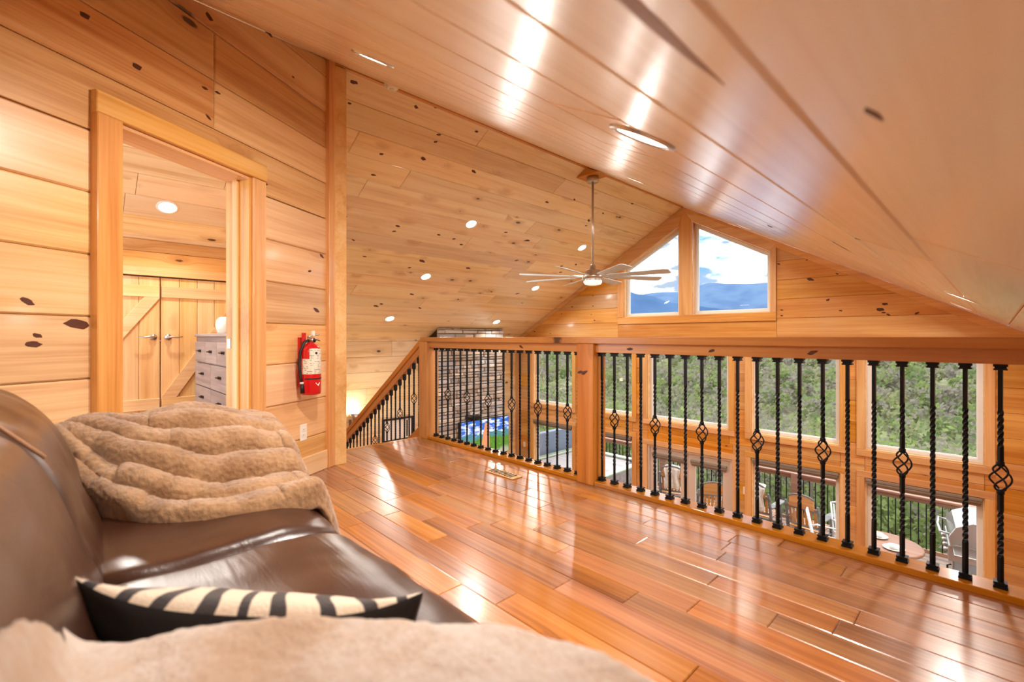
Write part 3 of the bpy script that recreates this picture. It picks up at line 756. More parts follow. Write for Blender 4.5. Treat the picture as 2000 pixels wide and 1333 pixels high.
recessed('R', -.25, 6.2, 'recessed ceiling light low on the near slope next to the gable wall', 'recessed lights on the near roof slope', 1.0)
recessed('R', -1.3, -.7, 'added unseen recessed fill light on the near slope behind the sofa', 'recessed lights on the near roof slope', .4)  # added as fill from behind the camera, never in view

# dark knots read off the boards: (place on the plane, size)
M_KNOT = plain('dark_knot', srgb(84, 40, 20), .45, 0, 60, .35); M_KNOTL = plain('pale_knot', srgb(150, 104, 70), .45, 0, 60, .3)
rk = random.Random(6)
def knot_mesh(sx=1.5):
    return MB().prism([(.016*sx*math.cos(a)*rk.uniform(.75, 1.2), .011*math.sin(a)*rk.uniform(.75, 1.2)) for a in [2*PI*k/11 for k in range(11)]], -.004, .0006).mesh('knot', M_KNOT)
KM = [knot_mesh(rk.uniform(1.0, 1.9)) for _ in range(6)]
def knot(parent, M, r, mesh=None):
    o = bpy.data.objects.new('knot', mesh or rk.choice(KM)); COL.objects.link(o); o.parent = parent
    o.matrix_basis = M @ Matrix.Rotation(rk.uniform(-.5, .5), 4, 'Z') @ Matrix.Diagonal((r, r, 1, 1))
for u_, z_, r in [(-1.857, 1.141, 1.1), (-1.838, 0.972, 1.2), (-1.824, 1.006, 0.8), (-1.687, 1.057, 2.0), (-1.66, 2.396, 1.1), (-1.443, 2.296, 1.2), (-1.056, 2.791, 1.3), (-0.637, 2.979, 1.4), (-1.062, 2.227, 0.7), (-0.403, 2.805, 0.6), (-1.084, 2.378, 0.7), (-1.003, 2.394, 0.6), (-0.237, 1.481, 0.8), (-0.165, 1.202, 1.2), (-0.176, 0.913, 1.2), (-0.671, 1.987, 1.2), (-0.107, 1.615, 0.9)]: knot(wd, MW @ Matrix.Translation((u_, z_, 0)), r)
for x_, z_, r in [(-1.785, 1.791, 1.6), (-1.578, 1.499, 1.2), (-0.976, 1.413, 1.5), (-1.021, 1.345, 2), (-0.991, 1.306, 1), (-0.946, 1.279, 1), (-0.677, 1.288, 1.1), (-1.436, 1.349, 0.9), (-1.475, 1.837, 0.7), (-2.132, 1.386, 0.9), (-2.132, 1.306, 0.9), (-2.171, 2.045, 1), (-0.215, 1.219, 1.1), (-1.822, 2.061, 0.7), (-5.419, 1.603, 0.9), (-5.383, 1.325, 0.9), (-6.896, 1.963, 0.8), (-5.937, 1.608, 0.9), (-6.205, 1.484, 0.8), (-5.419, 1.801, 0.8), (-5.456, 1.436, 0.8), (-6.972, 1.122, 1), (-6.513, 1.075, 0.8)]: knot(wg, MG @ Matrix.Translation((x_, z_, -.0015)), r)
for x_, y_, r in [(-3.674, 1.712, 1.4), (-3.675, 2.303, 1.1), (-3.606, 2.486, 1.3), (-3.681, 3.019, 1.0), (-4.125, 2.671, 1.5), (-4.093, 3.313, 1.2), (-3.84, 2.665, 1), (-3.917, 2.681, 1), (-4.452, 2.278, 0.9), (-3.848, 1.751, 0.8), (-4.207, 2.24, 1), (-5.039, 2.229, 1.5), (-5.145, 2.245, 1.2), (-5.036, 2.898, 1.3), (-5.123, 2.898, 1), (-5.054, 3.508, 1.1), (-5.076, 3.771, 1.1), (-5.149, 3.949, 1.2), (-5.55, 3.569, 1.8), (-5.706, 3.468, 1.2), (-5.572, 4.4, 1.5), (-6.267, 3.845, 1.4), (-6.544, 3.484, 1.5), (-6.601, 3.42, 1.6), (-6.597, 4.203, 1.2), (-5.601, 2.747, 0.9), (-5.359, 2.484, 0.8), (-4.862, 4.963, 1.4), (-4.194, 4.655, 1.1), (-4.284, 5.7, 1.3), (-4.377, 5.759, 1.0), (-5.24, 6.199, 1.5), (-5.274, 5.141, 1.2), (-4.043, 5.055, 1), (-4.8, 4.467, 1), (-4.11, 5.821, 0.9), (-4.098, 6.17, 0.8), (-3.827, 6.171, 1), (-5.154, 6.486, 1.5), (-5.382, 6.339, 1.2), (-6.041, 5.901, 1.3), (-6.285, 6.276, 1), (-6.048, 5.291, 1.1), (-6.311, 4.775, 1.1)]: knot(cl, rmat('L', x_, y_), r*1.15)
for x_, y_, sx, sy in ((-.078, .523, .55, .45), (-1.06, 3.41, 3, 1.6), (-.35, 2.05, .8, .7)): knot(cr, rmat('R', x_, y_) @ Matrix.Diagonal((sx, sy, 1, 1)), 1)
crk = MB().prism([(-.20, 0), (-.12, -.010), (-.02, -.007), (.06, -.016), (.13, -.006), (.22, .001), (.12, .006), (.05, .012), (-.03, .006), (-.11, .008)], -.004, .0006).build('knot', M_KNOT, cr); crk.matrix_basis = rmat('R', -.57, 2.94)
grn = MB().prism([(-.16, .004), (-.08, -.010), (.02, -.014), (.10, -.008), (.16, .002), (.08, .006), (0, .010), (-.08, .010)], -.004, .0005).build('knot', M_KNOTL, cr); grn.matrix_basis = rmat('R', -.205, .35)
for x_, z_ in ((-1.99, .76), (-1.955, .757)): knot(rl, frame((x_, RY-.0705, z_), (1, 0, 0), (0, 0, 1)), 1)
for x_ in (-.62, -1.10, -1.62, -2.6): knot(rl, frame((x_, RY-.0380, .925), (1, 0, 0), (0, 0, 1)), .8)

# smoke detector on the ridge
sd = thing('smoke_detector', 'white smoke detector on the ridge near the wall end', 'detector', (XR+.05, 1.98, ZR-.05))
MB().lathe([(.062, .045), (.065, .02), (.05, 0), (.03, -.006)], 24).build('housing', M_PLATE, sd, True)
MB().lathe([(.02, -.004), (.018, -.011)], 16).build('sensor', M_WHITE, sd, True)

# ------------------------------------------------------------------ ceiling fan
fn = thing('ceiling_fan', 'brushed nickel ceiling fan with eight silver blades hanging from the ridge', 'fan', (XR, 4.86, 0))
mb = MB(); mb.prism([(-.15, -.165), (.15, -.165), (.15, -.13), (0, -.02), (-.15, -.13)], -.11, .11, Matrix(((1,0,0,0),(0,0,1,0),(0,1,0,ZR-.0),(0,0,0,1))))
bb_ = MB().add([(-.17, -.12, ZR-.10), (.17, -.12, ZR-.10), (.17, .12, ZR-.10), (-.17, .12, ZR-.10), (0, -.12, ZR-.012), (0, .12, ZR-.012)], [(3, 2, 1, 0), (0, 1, 4), (2, 3, 5), (1, 2, 5, 4), (3, 0, 4, 5)]).build('mounting_block', M_RAIL, fn)
MB().lathe([(.07, ZR-.17), (.075, ZR-.165), (.075, ZR-.105), (.06, ZR-.10)], 24).build('canopy', M_STEEL, fn, True)
MB().cyl((0, 0, 1.90), (0, 0, ZR-.12), .014, seg=14).build('downrod', M_STEEL, fn, True)
MB().lathe([(.02, 1.93), (.032, 1.92), (.036, 1.87), (.075, 1.86), (.10, 1.845), (.105, 1.80), (.13, 1.79), (.135, 1.755), (.11, 1.745), (.10, 1.72)], 28).build('motor', M_STEEL, fn, True)
MB().lathe([(.115, 1.722), (.118, 1.70), (.10, 1.675), (.05, 1.665)], 28).build('light_lens', M_FANL, fn, True)
for k in range(10):
    a = 2*PI*k/10; MB().box(.098, .106, -.008, .008, 1.70, 1.76, Matrix.Rotation(a, 4, 'Z')).build('cage_bar', M_STEEL, fn)
for k in range(8):
    a = 2*PI*(k+.31)/8
    T = Matrix.Rotation(a, 4, 'Z') @ Matrix.Translation((0, 0, 1.775)) @ Matrix.Rotation(math.radians(-14), 4, 'X')
    mbl = MB(); mbl.prism([(.22, -.045), (.90, -.072), (.955, -.05), (.965, .05), (.93, .072), (.22, .045)], -.004, .004)
    bo = mbl.build('blade', M_FANB, fn, bevel=.002); bo.matrix_basis = T
    MB().prism([(.09, -.02), (.18, -.012), (.25, -.035), (.30, -.03), (.30, .03), (.25, .035), (.18, .012), (.09, .02)], .004, .010).build('blade_iron', M_STEEL, bo)
ld = bpy.data.lights.new('fan_bulb', 'AREA'); ld.shape = 'DISK'; ld.size = .18; ld.energy = LAMP_W*.25; ld.color = (1, .92, .8)
lo = bpy.data.objects.new('fan_bulb', ld); COL.objects.link(lo); lo.parent = fn; lo.location = (0, 0, 1.655)

# ------------------------------------------------------------------ chimney of ledge stone
CX0, CX1, CYa, CYb = XL+.002, -7.14, 4.95, 6.54
ch = thing('stone_chimney', 'stacked grey and tan ledge stone chimney rising to the ceiling', 'chimney')
ztop = roof(CX1)+.005
poly = [(CX0, FL), (CX1, FL), (CX1, roof(CX1)-.01), (CX0, roof(CX0)-.01)]
mbc = MB(); mbc.add([(x, y_, z) for y_ in (CYa, CYb) for x, z in poly], [(0, 1, 2, 3), (7, 6, 5, 4), (0, 4, 5, 1), (1, 5, 6, 2), (2, 6, 7, 3), (3, 7, 4, 0)]); mbc.build('chimney_core', M_MORTAR, ch)
rs = random.Random(2)
smesh = []
for k in range(6):
    mb = MB(); j = lambda a: rs.uniform(-a, a)
    q = [(0+j(.012), 0+j(.03)), (1+j(.012), 0+j(.03)), (1+j(.012), 1+j(.03)), (0+j(.012), 1+j(.03))]
    mb.add([(a, b, 0) for a, b in q]+[(.02+a*.96, .06+b*.88, .55+j(.1)) for a, b in q]+[(.06+a*.88, .18+b*.66, 1+j(.25)) for a, b in q],
           [(0, 1, 5, 4), (1, 2, 6, 5), (2, 3, 7, 6), (3, 0, 4, 7), (4, 5, 9, 8), (5, 6, 10, 9), (6, 7, 11, 10), (7, 4, 8, 11), (8, 9, 10, 11)])
    smesh.append(mb.mesh('stone', M_STONE))
def lay(Mx, width, z0, z1, cnt, minl, maxl):
    z = z0; out = 0
    while z < z1-.01:
        h = rs.choice((.05, .065, .075, .095)); h = min(h, z1-z); x = 0
        while x < width-1e-3:
            l = rs.uniform(minl, maxl)
            if width-x-l < minl*.6: l = width-x
            if out < cnt:
                o = bpy.data.objects.new('stone', rs.choice(smesh)); COL.objects.link(o); o.parent = ch
                o.matrix_basis = Mx @ Matrix.Translation((x+.002, z+.002, -.012)) @ Matrix.Diagonal((l-.005, h-.006, rs.uniform(.025, .055), 1))
                out += 1
            x += l
        z += h
    return out
MCf = frame((CX1, CYa-.03, 0), (0, 1, 0), (0, 0, 1)); n1 = lay(MCf, CYb-CYa+.05, -1.38, roof(CX1)-.012, 285, .13, .44)
MCs = frame((CX0, CYa, 0), (1, 0, 0), (0, 0, 1)); 
lay(MCs, CX1-CX0, .55, roof(CX1)-.18, 15, .2, .42)
mbs = MB(); z = FL
while z < -1.38:
    h = rs.choice((.06, .075, .09)); x = 0
    while x < CYb-CYa:
        l = rs.uniform(.14, .36); mbs.box(CX1-.01, CX1+rs.uniform(.015, .04), CYa+x, CYa+min(x+l, CYb-CYa)-.005, z, z+h-.006); x += l
    z += h
z = FL
while z < roof(CX1)-.25:
    h = rs.choice((.06, .075, .09)); x = 0
    while x < CX1-CX0-.02:
        l = rs.uniform(.12, .3)
        if z < .5: mbs.box(CX0+x, CX0+min(x+l, CX1-CX0)-.005, CYa-rs.uniform(.015, .035), CYa+.01, z, z+h-.006)
        x += l
    z += h
o = mbs.build('lower_stones', M_STONE, ch); o['kind'] = 'stuff'
# mantel shelf bracket and TV with a landscape on
def landscape():
    m, nt, b = newmat('landscape_screen'); tc = nt.nodes.new('ShaderNodeTexCoord'); v = tc.outputs['Object']
    sp_ = nt.nodes.new('ShaderNodeSeparateXYZ'); nt.links.new(v, sp_.inputs[0]); y_, z_ = sp_.outputs[1], sp_.outputs[2]
    n1 = tnoise(nt, v, 5, 4, .6); n2 = tnoise(nt, v, 22, 4, .6)
    sky = mixn(nt, mapr(nt, tnoise(nt, vmul(nt, v, (1, 3, 9)), 1.3, 4), .45, .6), srgb(32, 96, 190), srgb(226, 236, 250))
    hill = mixn(nt, n2, srgb(24, 70, 20), srgb(110, 168, 50))
    far = mixn(nt, n1, srgb(40, 110, 150), srgb(90, 150, 120))
    zz = mth(nt, 'ADD', z_, mth(nt, 'MULTIPLY', mth(nt, 'SUBTRACT', n1, .5), .25))
    c = mixn(nt, mapr(nt, zz, .44, .47), far, sky); c = mixn(nt, mapr(nt, zz, .34, .38), hill, c)
    c = mixn(nt, mapr(nt, mth(nt, 'ADD', zz, mth(nt, 'MULTIPLY', n2, .2)), .14, .24), mixn(nt, n2, srgb(90, 84, 66), srgb(216, 214, 190)), c)
    dx = mth(nt, 'ABSOLUTE', mth(nt, 'SUBTRACT', mth(nt, 'ADD', y_, mth(nt, 'MULTIPLY', z_, -.10)), -.02)); wdt = mth(nt, 'SUBTRACT', .135, mth(nt, 'MULTIPLY', z_, .12))
    arch = mth(nt, 'MULTIPLY', mth(nt, 'LESS_THAN', dx, wdt), mth(nt, 'LESS_THAN', z_, .66))
    c = mixn(nt, arch, c, mixn(nt, n2, srgb(190, 96, 50), srgb(246, 170, 120)))
    nt.links.new(c, b.inputs['Emission Color']); setp(b, Base_Color=(.02, .02, .02, 1), Emission_Strength=.9, Roughness=.2); return m
tv = thing('television', 'flat television showing a bright mountain landscape in front of the chimney', 'television', (-7.03, 5.99, -1.36))
MB().box(-.05, -.004, -.64, .64, 0, .74).build('housing', M_RUBBER, tv, bevel=.004)
MB().box(-.004, .001, -.63, .63, .01, .73).build('screen', landscape(), tv)
MB().box(-.09, -.05, -.1, .1, .25, .5).build('wall_bracket', M_DARKMET, tv)
mn = thing('mantel_bracket', 'dark metal bracket on the stone above the television', 'bracket', (CX1+.03, 5.72, -.57))
MB().box(0, .10, -.16, .16, 0, .03).box(0, .03, -.03, .03, -.09, .03).box(.02, .08, .02, .10, -.05, .0).build('arm', M_DARKMET, mn, bevel=.003)

# sconce and framed picture on the side wall
sc = thing('wall_sconce', 'lit pewter wall sconce above the stair rail', 'sconce', (XL, 3.47, -.27))
MB().lathe([(.03, -.30), (.035, -.26), (.05, -.1), (.085, 0), (.08, .0), (.045, -.1)], 18, Matrix.Translation((.11, 0, 0)), cap=False).build('shade', M_STEEL, sc, True)
MB().lathe([(.05, -.012), (.075, -.008)], 18, Matrix.Translation((.11, 0, 0))).build('diffuser', M_GLOW, sc)
MB().box(0, .012, -.05, .05, -.32, -.12).box(.01, .10, -.012, .012, -.25, -.225).build('back_plate', M_STEEL, sc, bevel=.003)
pl = bpy.data.lights.new('sconce_bulb', 'POINT'); pl.energy = 4.5; pl.color = (1, .78, .5); pl.shadow_soft_size = .05
po = bpy.data.objects.new('sconce_bulb', pl); COL.objects.link(po); po.parent = sc; po.location = (.12, 0, .06)
pf = thing('picture_frame', 'black framed picture with a white mat on the side wall below the stair rail', 'picture', (XL+.002, 4.34, -.88))
mb = MB(); fp = [(-.31, 0), (.31, 0), (.31, .42), (-.31, .42)]; MFr = frame((0, 0, 0), (0, 1, 0), (0, 0, 1)); ring(mb, fp, inset(fp, .035), 0, .03, MFr); mb.build('frame', M_RUBBER, pf)
MB().prism(inset(fp, .034), .004, .014, MFr).build('mat_board', M_PLATE, pf)
MB().box(.0145, .016, .17, .20, .06, .36).build('print', M_RUBBER, pf)

# ------------------------------------------------------------------ fire extinguisher, outlets, switches
def wall_pt(s, z, d=0): return W0-WU*s+WN*d+Vector((0, 0, z))
wrz = math.atan2(WN.y, WN.x)-0
fe = thing('fire_extinguisher', 'red fire extinguisher with white label hung beside the door', 'fire extinguisher', tuple(wall_pt(.345, .60, .095)), wrz)
# local: +x away from the wall, +y along the wall towards the corner post
MB().lathe([(.055, 0), (.066, .004), (.068, .02), (.068, .30), (.062, .325), (.045, .345), (.024, .357), (.022, .365)], 32).build('cylinder', M_RED, fe, True)
def label_mat():
    m, nt, b = newmat('extinguisher_label'); tc = nt.nodes.new('ShaderNodeTexCoord'); v = tc.outputs['Object']
    wv = nt.nodes.new('ShaderNodeTexWave'); wv.bands_direction = 'Z'; wv.inputs['Scale'].default_value = 28; nt.links.new(v, wv.inputs[0])
    n_ = tnoise(nt, v, 60, 2); f = mth(nt, 'MULTIPLY', mapr(nt, wv.outputs['Fac'], .6, .8), mapr(nt, n_, .5, .55))
    nt.links.new(mixn(nt, f, srgb(232, 224, 206), srgb(120, 112, 104)), b.inputs['Base Color']); setp(b, Roughness=.35); return m
M_LABEL = label_mat()
def wrap(a0, a1, z0, z1, r, mat, nm, nseg=14):
    return MB().grid(lambda i, j: (r*math.cos(a0+(a1-a0)*i), r*math.sin(a0+(a1-a0)*i), z0+(z1-z0)*j), nseg, 4).build(nm, mat, fe, True)
wrap(-1.75, .75, .145, .25, .0688, M_LABEL, 'lower_label'); wrap(-1.0, .75, .25, .322, .0682, M_LABEL, 'upper_label')
wrap(-1.5, 1.5, .108, .116, .0692, M_RUBBER, 'strap')
MB().add([(.0695*math.cos(a), .0695*math.sin(a), z) for a, z in ((-.45, .085), (.15, .085), (-.1, .06))], [(0, 1, 2)]).build('diamond_label', M_PLATE, fe)
MB().cyl((.0, 0, .362), (0, 0, .395), .02, seg=16).cyl((0, 0, .38), (.03, 0, .38), .018, seg=14).build('valve', M_STEEL, fe, True)
MB().tube([(-.01, -.02, .385), (.0, .03, .392), (.01, .085, .375)], .006).tube([(-.01, -.02, .40), (0, .03, .415), (.008, .075, .42)], .006).build('handle_lever', M_STEEL, fe, True)
MB().cyl((.028, 0, .38), (.034, 0, .38), .015, seg=16).build('gauge', M_DARKMET, fe, True)
MB().lathe([(.008, 0), (.008, .01)], 12, Matrix.Rotation(-.35, 4, 'Z') @ Matrix.Translation((.062, 0, .29)) @ Matrix.Rotation(PI/2, 4, 'Y')).build('badge', M_DARKMET, fe)
MB().tube([(0, -.02, .378), (-.01, -.05, .365), (-.025, -.074, .30), (-.028, -.08, .22), (-.02, -.078, .12), (-.012, -.074, .07)], .0095, 10).build('hose', M_RUBBER, fe, True)
MB().cyl((-.012, -.074, .08), (-.008, -.072, .015), .012, .015, 12).build('nozzle', M_RUBBER, fe, True)
MB().cyl((-.012, -.074, .078), (-.0125, -.074, .092), .0125, seg=12).build('hose_clip', M_PLATE, fe, True)
MB().box(-.093, -.066, -.02, .02, .05, .40).build('wall_hook', M_RED, fe, bevel=.003)
MB().box(-.03, -.015, -.055, -.028, .37, .43).build('pull_tag', M_RED, fe)
MB().box(.0, .012, .005, .03, .41, .445).build('paper_tag', M_PLATE, fe)
def plate(name, label, cat, M, w=.07, h=.115, outlet=True):
    t = thing(name, label, cat); t.matrix_basis = M
    MB().box(-w/2, w/2, -h/2, h/2, 0, .005).build('cover_plate', M_PLATE, t, bevel=.002)
    if outlet:
        for s in (-1, 1):
            sk = MB().box(-.017, .017, s*.02-.013, s*.02+.013, .005, .007).build('socket', M_PLATE, t, bevel=.002)
            MB().box(-.008, -.006, s*.02-.004, s*.02+.006, .007, .0075).box(.006, .008, s*.02-.004, s*.02+.006, .007, .0075).build('slot', M_RUBBER, sk)
    else:
        MB().box(-.016, .016, -.033, .033, .005, .008).build('rocker', M_PLATE, t, bevel=.002)
plate('wall_outlet', 'white wall outlet low on the angled wall below the fire extinguisher', 'outlet', MW @ Matrix.Translation((-.306, .32, .0)))
def gat(x, z): return MG @ Matrix.Translation((x, z, .0))
plate('light_switch', 'white light switch between the french doors and the next window', 'switch', gat(-2.62, -1.30+.0), outlet=False)
plate('wall_outlet', 'white wall outlet beside the window nearest the chimney', 'outlet', gat(-7.28, -1.38))

# ------------------------------------------------------------------ sofa
sf = thing('leather_sofa', 'brown leather two seat sofa facing the balcony railing', 'sofa', (0, 0, 0))
def nz(x, y, z, s, a): return noise.noise(Vector((x*s, y*s, z*s)))*a
def loftx(prof, x0, x1, n=26, rnd=.05, wob=.006, seed=0, puff=0):
    """closed profile in (y,z) swept along x with rounded ends and soft wrinkles"""
    cy = sum(p[0] for p in prof)/len(prof); cz = sum(p[1] for p in prof)/len(prof); mb = MB(); k = len(prof); vs = []; fs = []
    L_ = x1-x0; ts = []
    for i in range(7): ts.append((1-math.cos(PI/2*i/6), i/6))
    xs = [(x0+rnd*(1-math.cos(PI/2*i/6)), math.sin(PI/2*i/6)) for i in range(7)]
    m = max(2, n-12); xs += [(x0+rnd+(L_-2*rnd)*j/m, 1) for j in range(1, m)]
    xs += [(x1-rnd*(1-math.cos(PI/2*i/6)), math.sin(PI/2*i/6)) for i in range(6, -1, -1)]
    for x, s in xs:
        sc_ = 1-(1-s)*rnd*2.2/max(.12, max(abs(p[1]-cz) for p in prof)*2)
        t = (x-x0)/L_; pf = puff*math.sin(PI*t)
        for y, z in prof:
            d = Vector((y-cy, z-cz)); l = d.length
            w = nz(x+seed, y, z, 7, wob)+nz(x+seed, y*1.5, z, 19, wob*.4)
            q = d*sc_*(1+(w+pf)/max(l, .05)); vs.append((x, cy+q.x, cz+q.y))
    nr = len(xs)
    for i in range(nr-1):
        for j in range(k): fs.append((i*k+j, i*k+(j+1) % k, (i+1)*k+(j+1) % k, (i+1)*k+j))
    fs.append(tuple(range(k))); fs.append(tuple(reversed(range((nr-1)*k, nr*k)))); return mb.add(vs, fs)
def spline(pts, per=5):
    out = []; n = len(pts)
    for i in range(n):
        p0, p1, p2, p3 = (Vector(pts[(i+j) % n]) for j in (-1, 0, 1, 2))
        for k in range(per):
            t = k/per; out.append(tuple(.5*((2*p1)+(p2-p0)*t+(2*p0-5*p1+4*p2-p3)*t*t+(3*p1-p0-3*p2+p3)*t**3)))
    return out
seatp = spline([(.02, .475), (.2, .482), (.40, .485), (.52, .468), (.585, .41), (.58, .30), (.50, .26), (.2, .26), (.0, .28)])
backp = spline([(.055, .46), (.02, .60), (-.03, .745), (-.09, .82), (-.17, .858), (-.27, .84), (-.33, .70), (-.34, .45), (-.25, .30), (-.05, .30)])
for i, (a, b) in enumerate(((-1.95, -1.285), (-1.295, -.46))):
    loftx(seatp, a, b, 40, .055, .008, i*3.1, .012).build('seat_cushion', M_LEATHER, sf, True, sub=1)
    loftx(backp, a-.02*(1-i), b+.02*i, 40, .05, .010-.006*i, 7+i*2.7, .012*(1-i)).build('back_cushion', M_LEATHER, sf, True, sub=1)
armp = spline([(-.33, .30), (-.33, .55), (-.25, .62), (0, .63), (.35, .63), (.52, .61), (.60, .52), (.61, .30), (.58, .06), (-.30, .06)])
armn = [(min(y, .33), z*.93+.0) for y, z in armp]
for a, b, pr in ((-2.23, -1.95, armp), (-.46, -.12, armn)): loftx(pr, a, b, 30, .07, .006, a, .0).build('arm', M_LEATHER, sf, True, sub=1)
MB().box(-2.0, -.30, -.30, .545, .05, .28).build('base', M_LEATHER, sf, bevel=.02)
for x in (-2.15, -.42):
    for yy in (-.25, .5): MB().cyl((x, yy, 0), (x, yy, .06), .02, .028).build('foot', M_RUBBER, sf)
mb = MB(); pts = []
for i, (yy, zz) in enumerate(((-.035, .76), (-.10, .832), (-.17, .864), (-.26, .85))): pts.append((-1.29, yy+.004, zz+.004))
mb.tube(pts, .004, 6); mb.build('stitching', M_STITCH, sf, True)

# brown plush blanket over the far arm and seat
bl = None
def clampf(x, a=0., b=1.): return max(a, min(b, x))
def smooth(a, b, x): t = clampf((x-a)/(b-a)); return t*t*(3-2*t)
CE = [(-2.03, -.02), (-1.93, -.01), (-1.82, .045), (-1.71, .11), (-1.60, .20), (-1.525, .31), (-1.50, .42), (-1.495, .53), (-1.50, .61), (-1.515, .67)]
def cedge(t):
    f = t*(len(CE)-1); i = min(int(f), len(CE)-2); f -= i; p = [Vector(CE[max(0, min(len(CE)-1, i+k))]) for k in (-1, 0, 1, 2)]
    return .5*(2*p[1]+(p[2]-p[0])*f+(2*p[0]-5*p[1]+4*p[2]-p[3])*f*f+(3*p[1]-p[0]-3*p[2]+p[3])*f**3)
NR = 9.0
def blanket(s, t):
    q = 1-s; c = cedge(t); dd = Vector((-2.30, -.02+.67*t)); n_ = (dd-c); ln = n_.length; n_.normalize()
    p = c+n_*ln*q; x, y = p
    z = .488+.17*smooth(-1.62, -1.97, x+.10*smooth(.2, .0, y))
    z += .075*math.exp(-((x+2.02)/.17)**2-((y-.33)/.17)**2)+.05*math.exp(-((x+2.08)/.16)**2-((y-.06)/.1)**2)
    z -= .13*smooth(-2.16, -2.31, x)
    fade = smooth(.62, .42, q)
    pq = q*NR+.35*noise.noise(Vector((t*3.1, q*2, 1.3)))*smooth(0, .2, q); k = math.floor(pq); f = pq-k
    bk = math.floor(t*8+k*.43+.3*noise.noise(Vector((k*3.3, t*2, 0)))); r1 = noise.noise(Vector((k*5.7+.3, bk*3.1+.7, 2.5)))
    amp = min(.036, ln*.06)*(1+.5*noise.noise(Vector((k*2.7+.4, t*2.2, 7))))
    h = math.sin(PI*f)**.55
    z += fade*(amp*h+.022*r1*h)+(1-fade)*.008*abs(math.sin(PI*(q*6+t)))**.6
    sh = -fade*.022*math.sin(PI*f)*h; x += n_.x*sh; y += n_.y*sh
    z += nz(x, y, 2.2, 5.5, .022)*smooth(.0, .3, q)+nz(x, y, 5.1, 13, .008)
    z -= .035*smooth(.03, 0, q)
    z -= .34*smooth(.565, .70, y)
    return (x, y, max(z, .10))
blo = MB().grid(blanket, 200, 150).build('throw_blanket', M_FUR, None, True)
tag(blo, 'brown ribbed plush blanket heaped over the far arm of the leather sofa', 'blanket')
md = blo.modifiers.new('thick', 'SOLIDIFY'); md.thickness = .022; md.offset = 1
tx = bpy.data.textures.new('plush', 'CLOUDS'); tx.noise_scale = .012; tx.noise_depth = 2
md = blo.modifiers.new('sub', 'SUBSURF'); md.levels = 1; md.render_levels = 1
md = blo.modifiers.new('plush', 'DISPLACE'); md.texture = tx; md.texture_coords = 'LOCAL'; md.strength = .008; md.mid_level = .5

# zebra pillow lying against the near arm
def pillow(name, label, M, w, h, th, mats, ears=.03):
    n_ = 26; vs = []; fs = []
    def pt(u, v, side):
        a, b = u*2-1, v*2-1; e = (1-abs(a)**3.2)*(1-abs(b)**3.2)
        px = a*(w/2)*(1-.07*(1-abs(b)**2)*abs(a)**2); py = b*(h/2)*(1-.10*(1-abs(a)**2)*abs(b)**2)
        z = (.55 if side > 0 else -1.5)*th*.5*max(e, 0)**.55+nz(a*1.3, b*1.3, side, 2.2, .008)*max(e, 0)
        z += ears*(abs(a)**3*abs(b)**3)
        return (px, py, z)
    mb = MB()
    for side in (1, -1):
        b0 = len(mb.v); mb.grid(lambda i, j: pt(i, j, side), n_, n_)
        if side < 0: mb.f = mb.f[:len(mb.f)//2]+[tuple(reversed(f)) for f in mb.f[len(mb.f)//2:]]
    k = len(mb.f)//2
    o = mb.build(name, mats, None, True)
    for i, p in enumerate(o.data.polygons): p.material_index = 0 if i < k else 1
    bm = bmesh.new(); bm.from_mesh(o.data); bmesh.ops.remove_doubles(bm, verts=bm.verts, dist=.0004); bm.to_mesh(o.data); bm.free()
    o.matrix_basis = M; tag(o, label, 'pillow')
    md = o.modifiers.new('sub', 'SUBSURF'); md.levels = 1; md.render_levels = 1
    return o
E0 = Vector((-.93, -.005, .655)); E1 = Vector((-.575, .43, .605))      # near upper edge of the pillow
Xd = (E1-E0).normalized(); side_ = Vector((-Xd.y, Xd.x, 0)).normalized()   # towards the far left
Yd = (side_*math.cos(.60)+Vector((0, 0, -1))*math.sin(.60)).normalized(); Zd = Xd.cross(Yd).normalized(); Yd = Zd.cross(Xd)
PC = (E0+E1)/2-Xd*.03+Yd*.17-Vector((0, 0, .040))
PM = Matrix(((Xd.x, Yd.x, Zd.x, PC.x), (Xd.y, Yd.y, Zd.y, PC.y), (Xd.z, Yd.z, Zd.z, PC.z), (0, 0, 0, 1)))
zp = pillow('throw_pillow', 'zebra striped pillow with a black velvet back leaning on the near sofa arm', PM, (E1-E0).length-.03, .36, .13, [M_ZEBRA, M_BLACKF], .045)
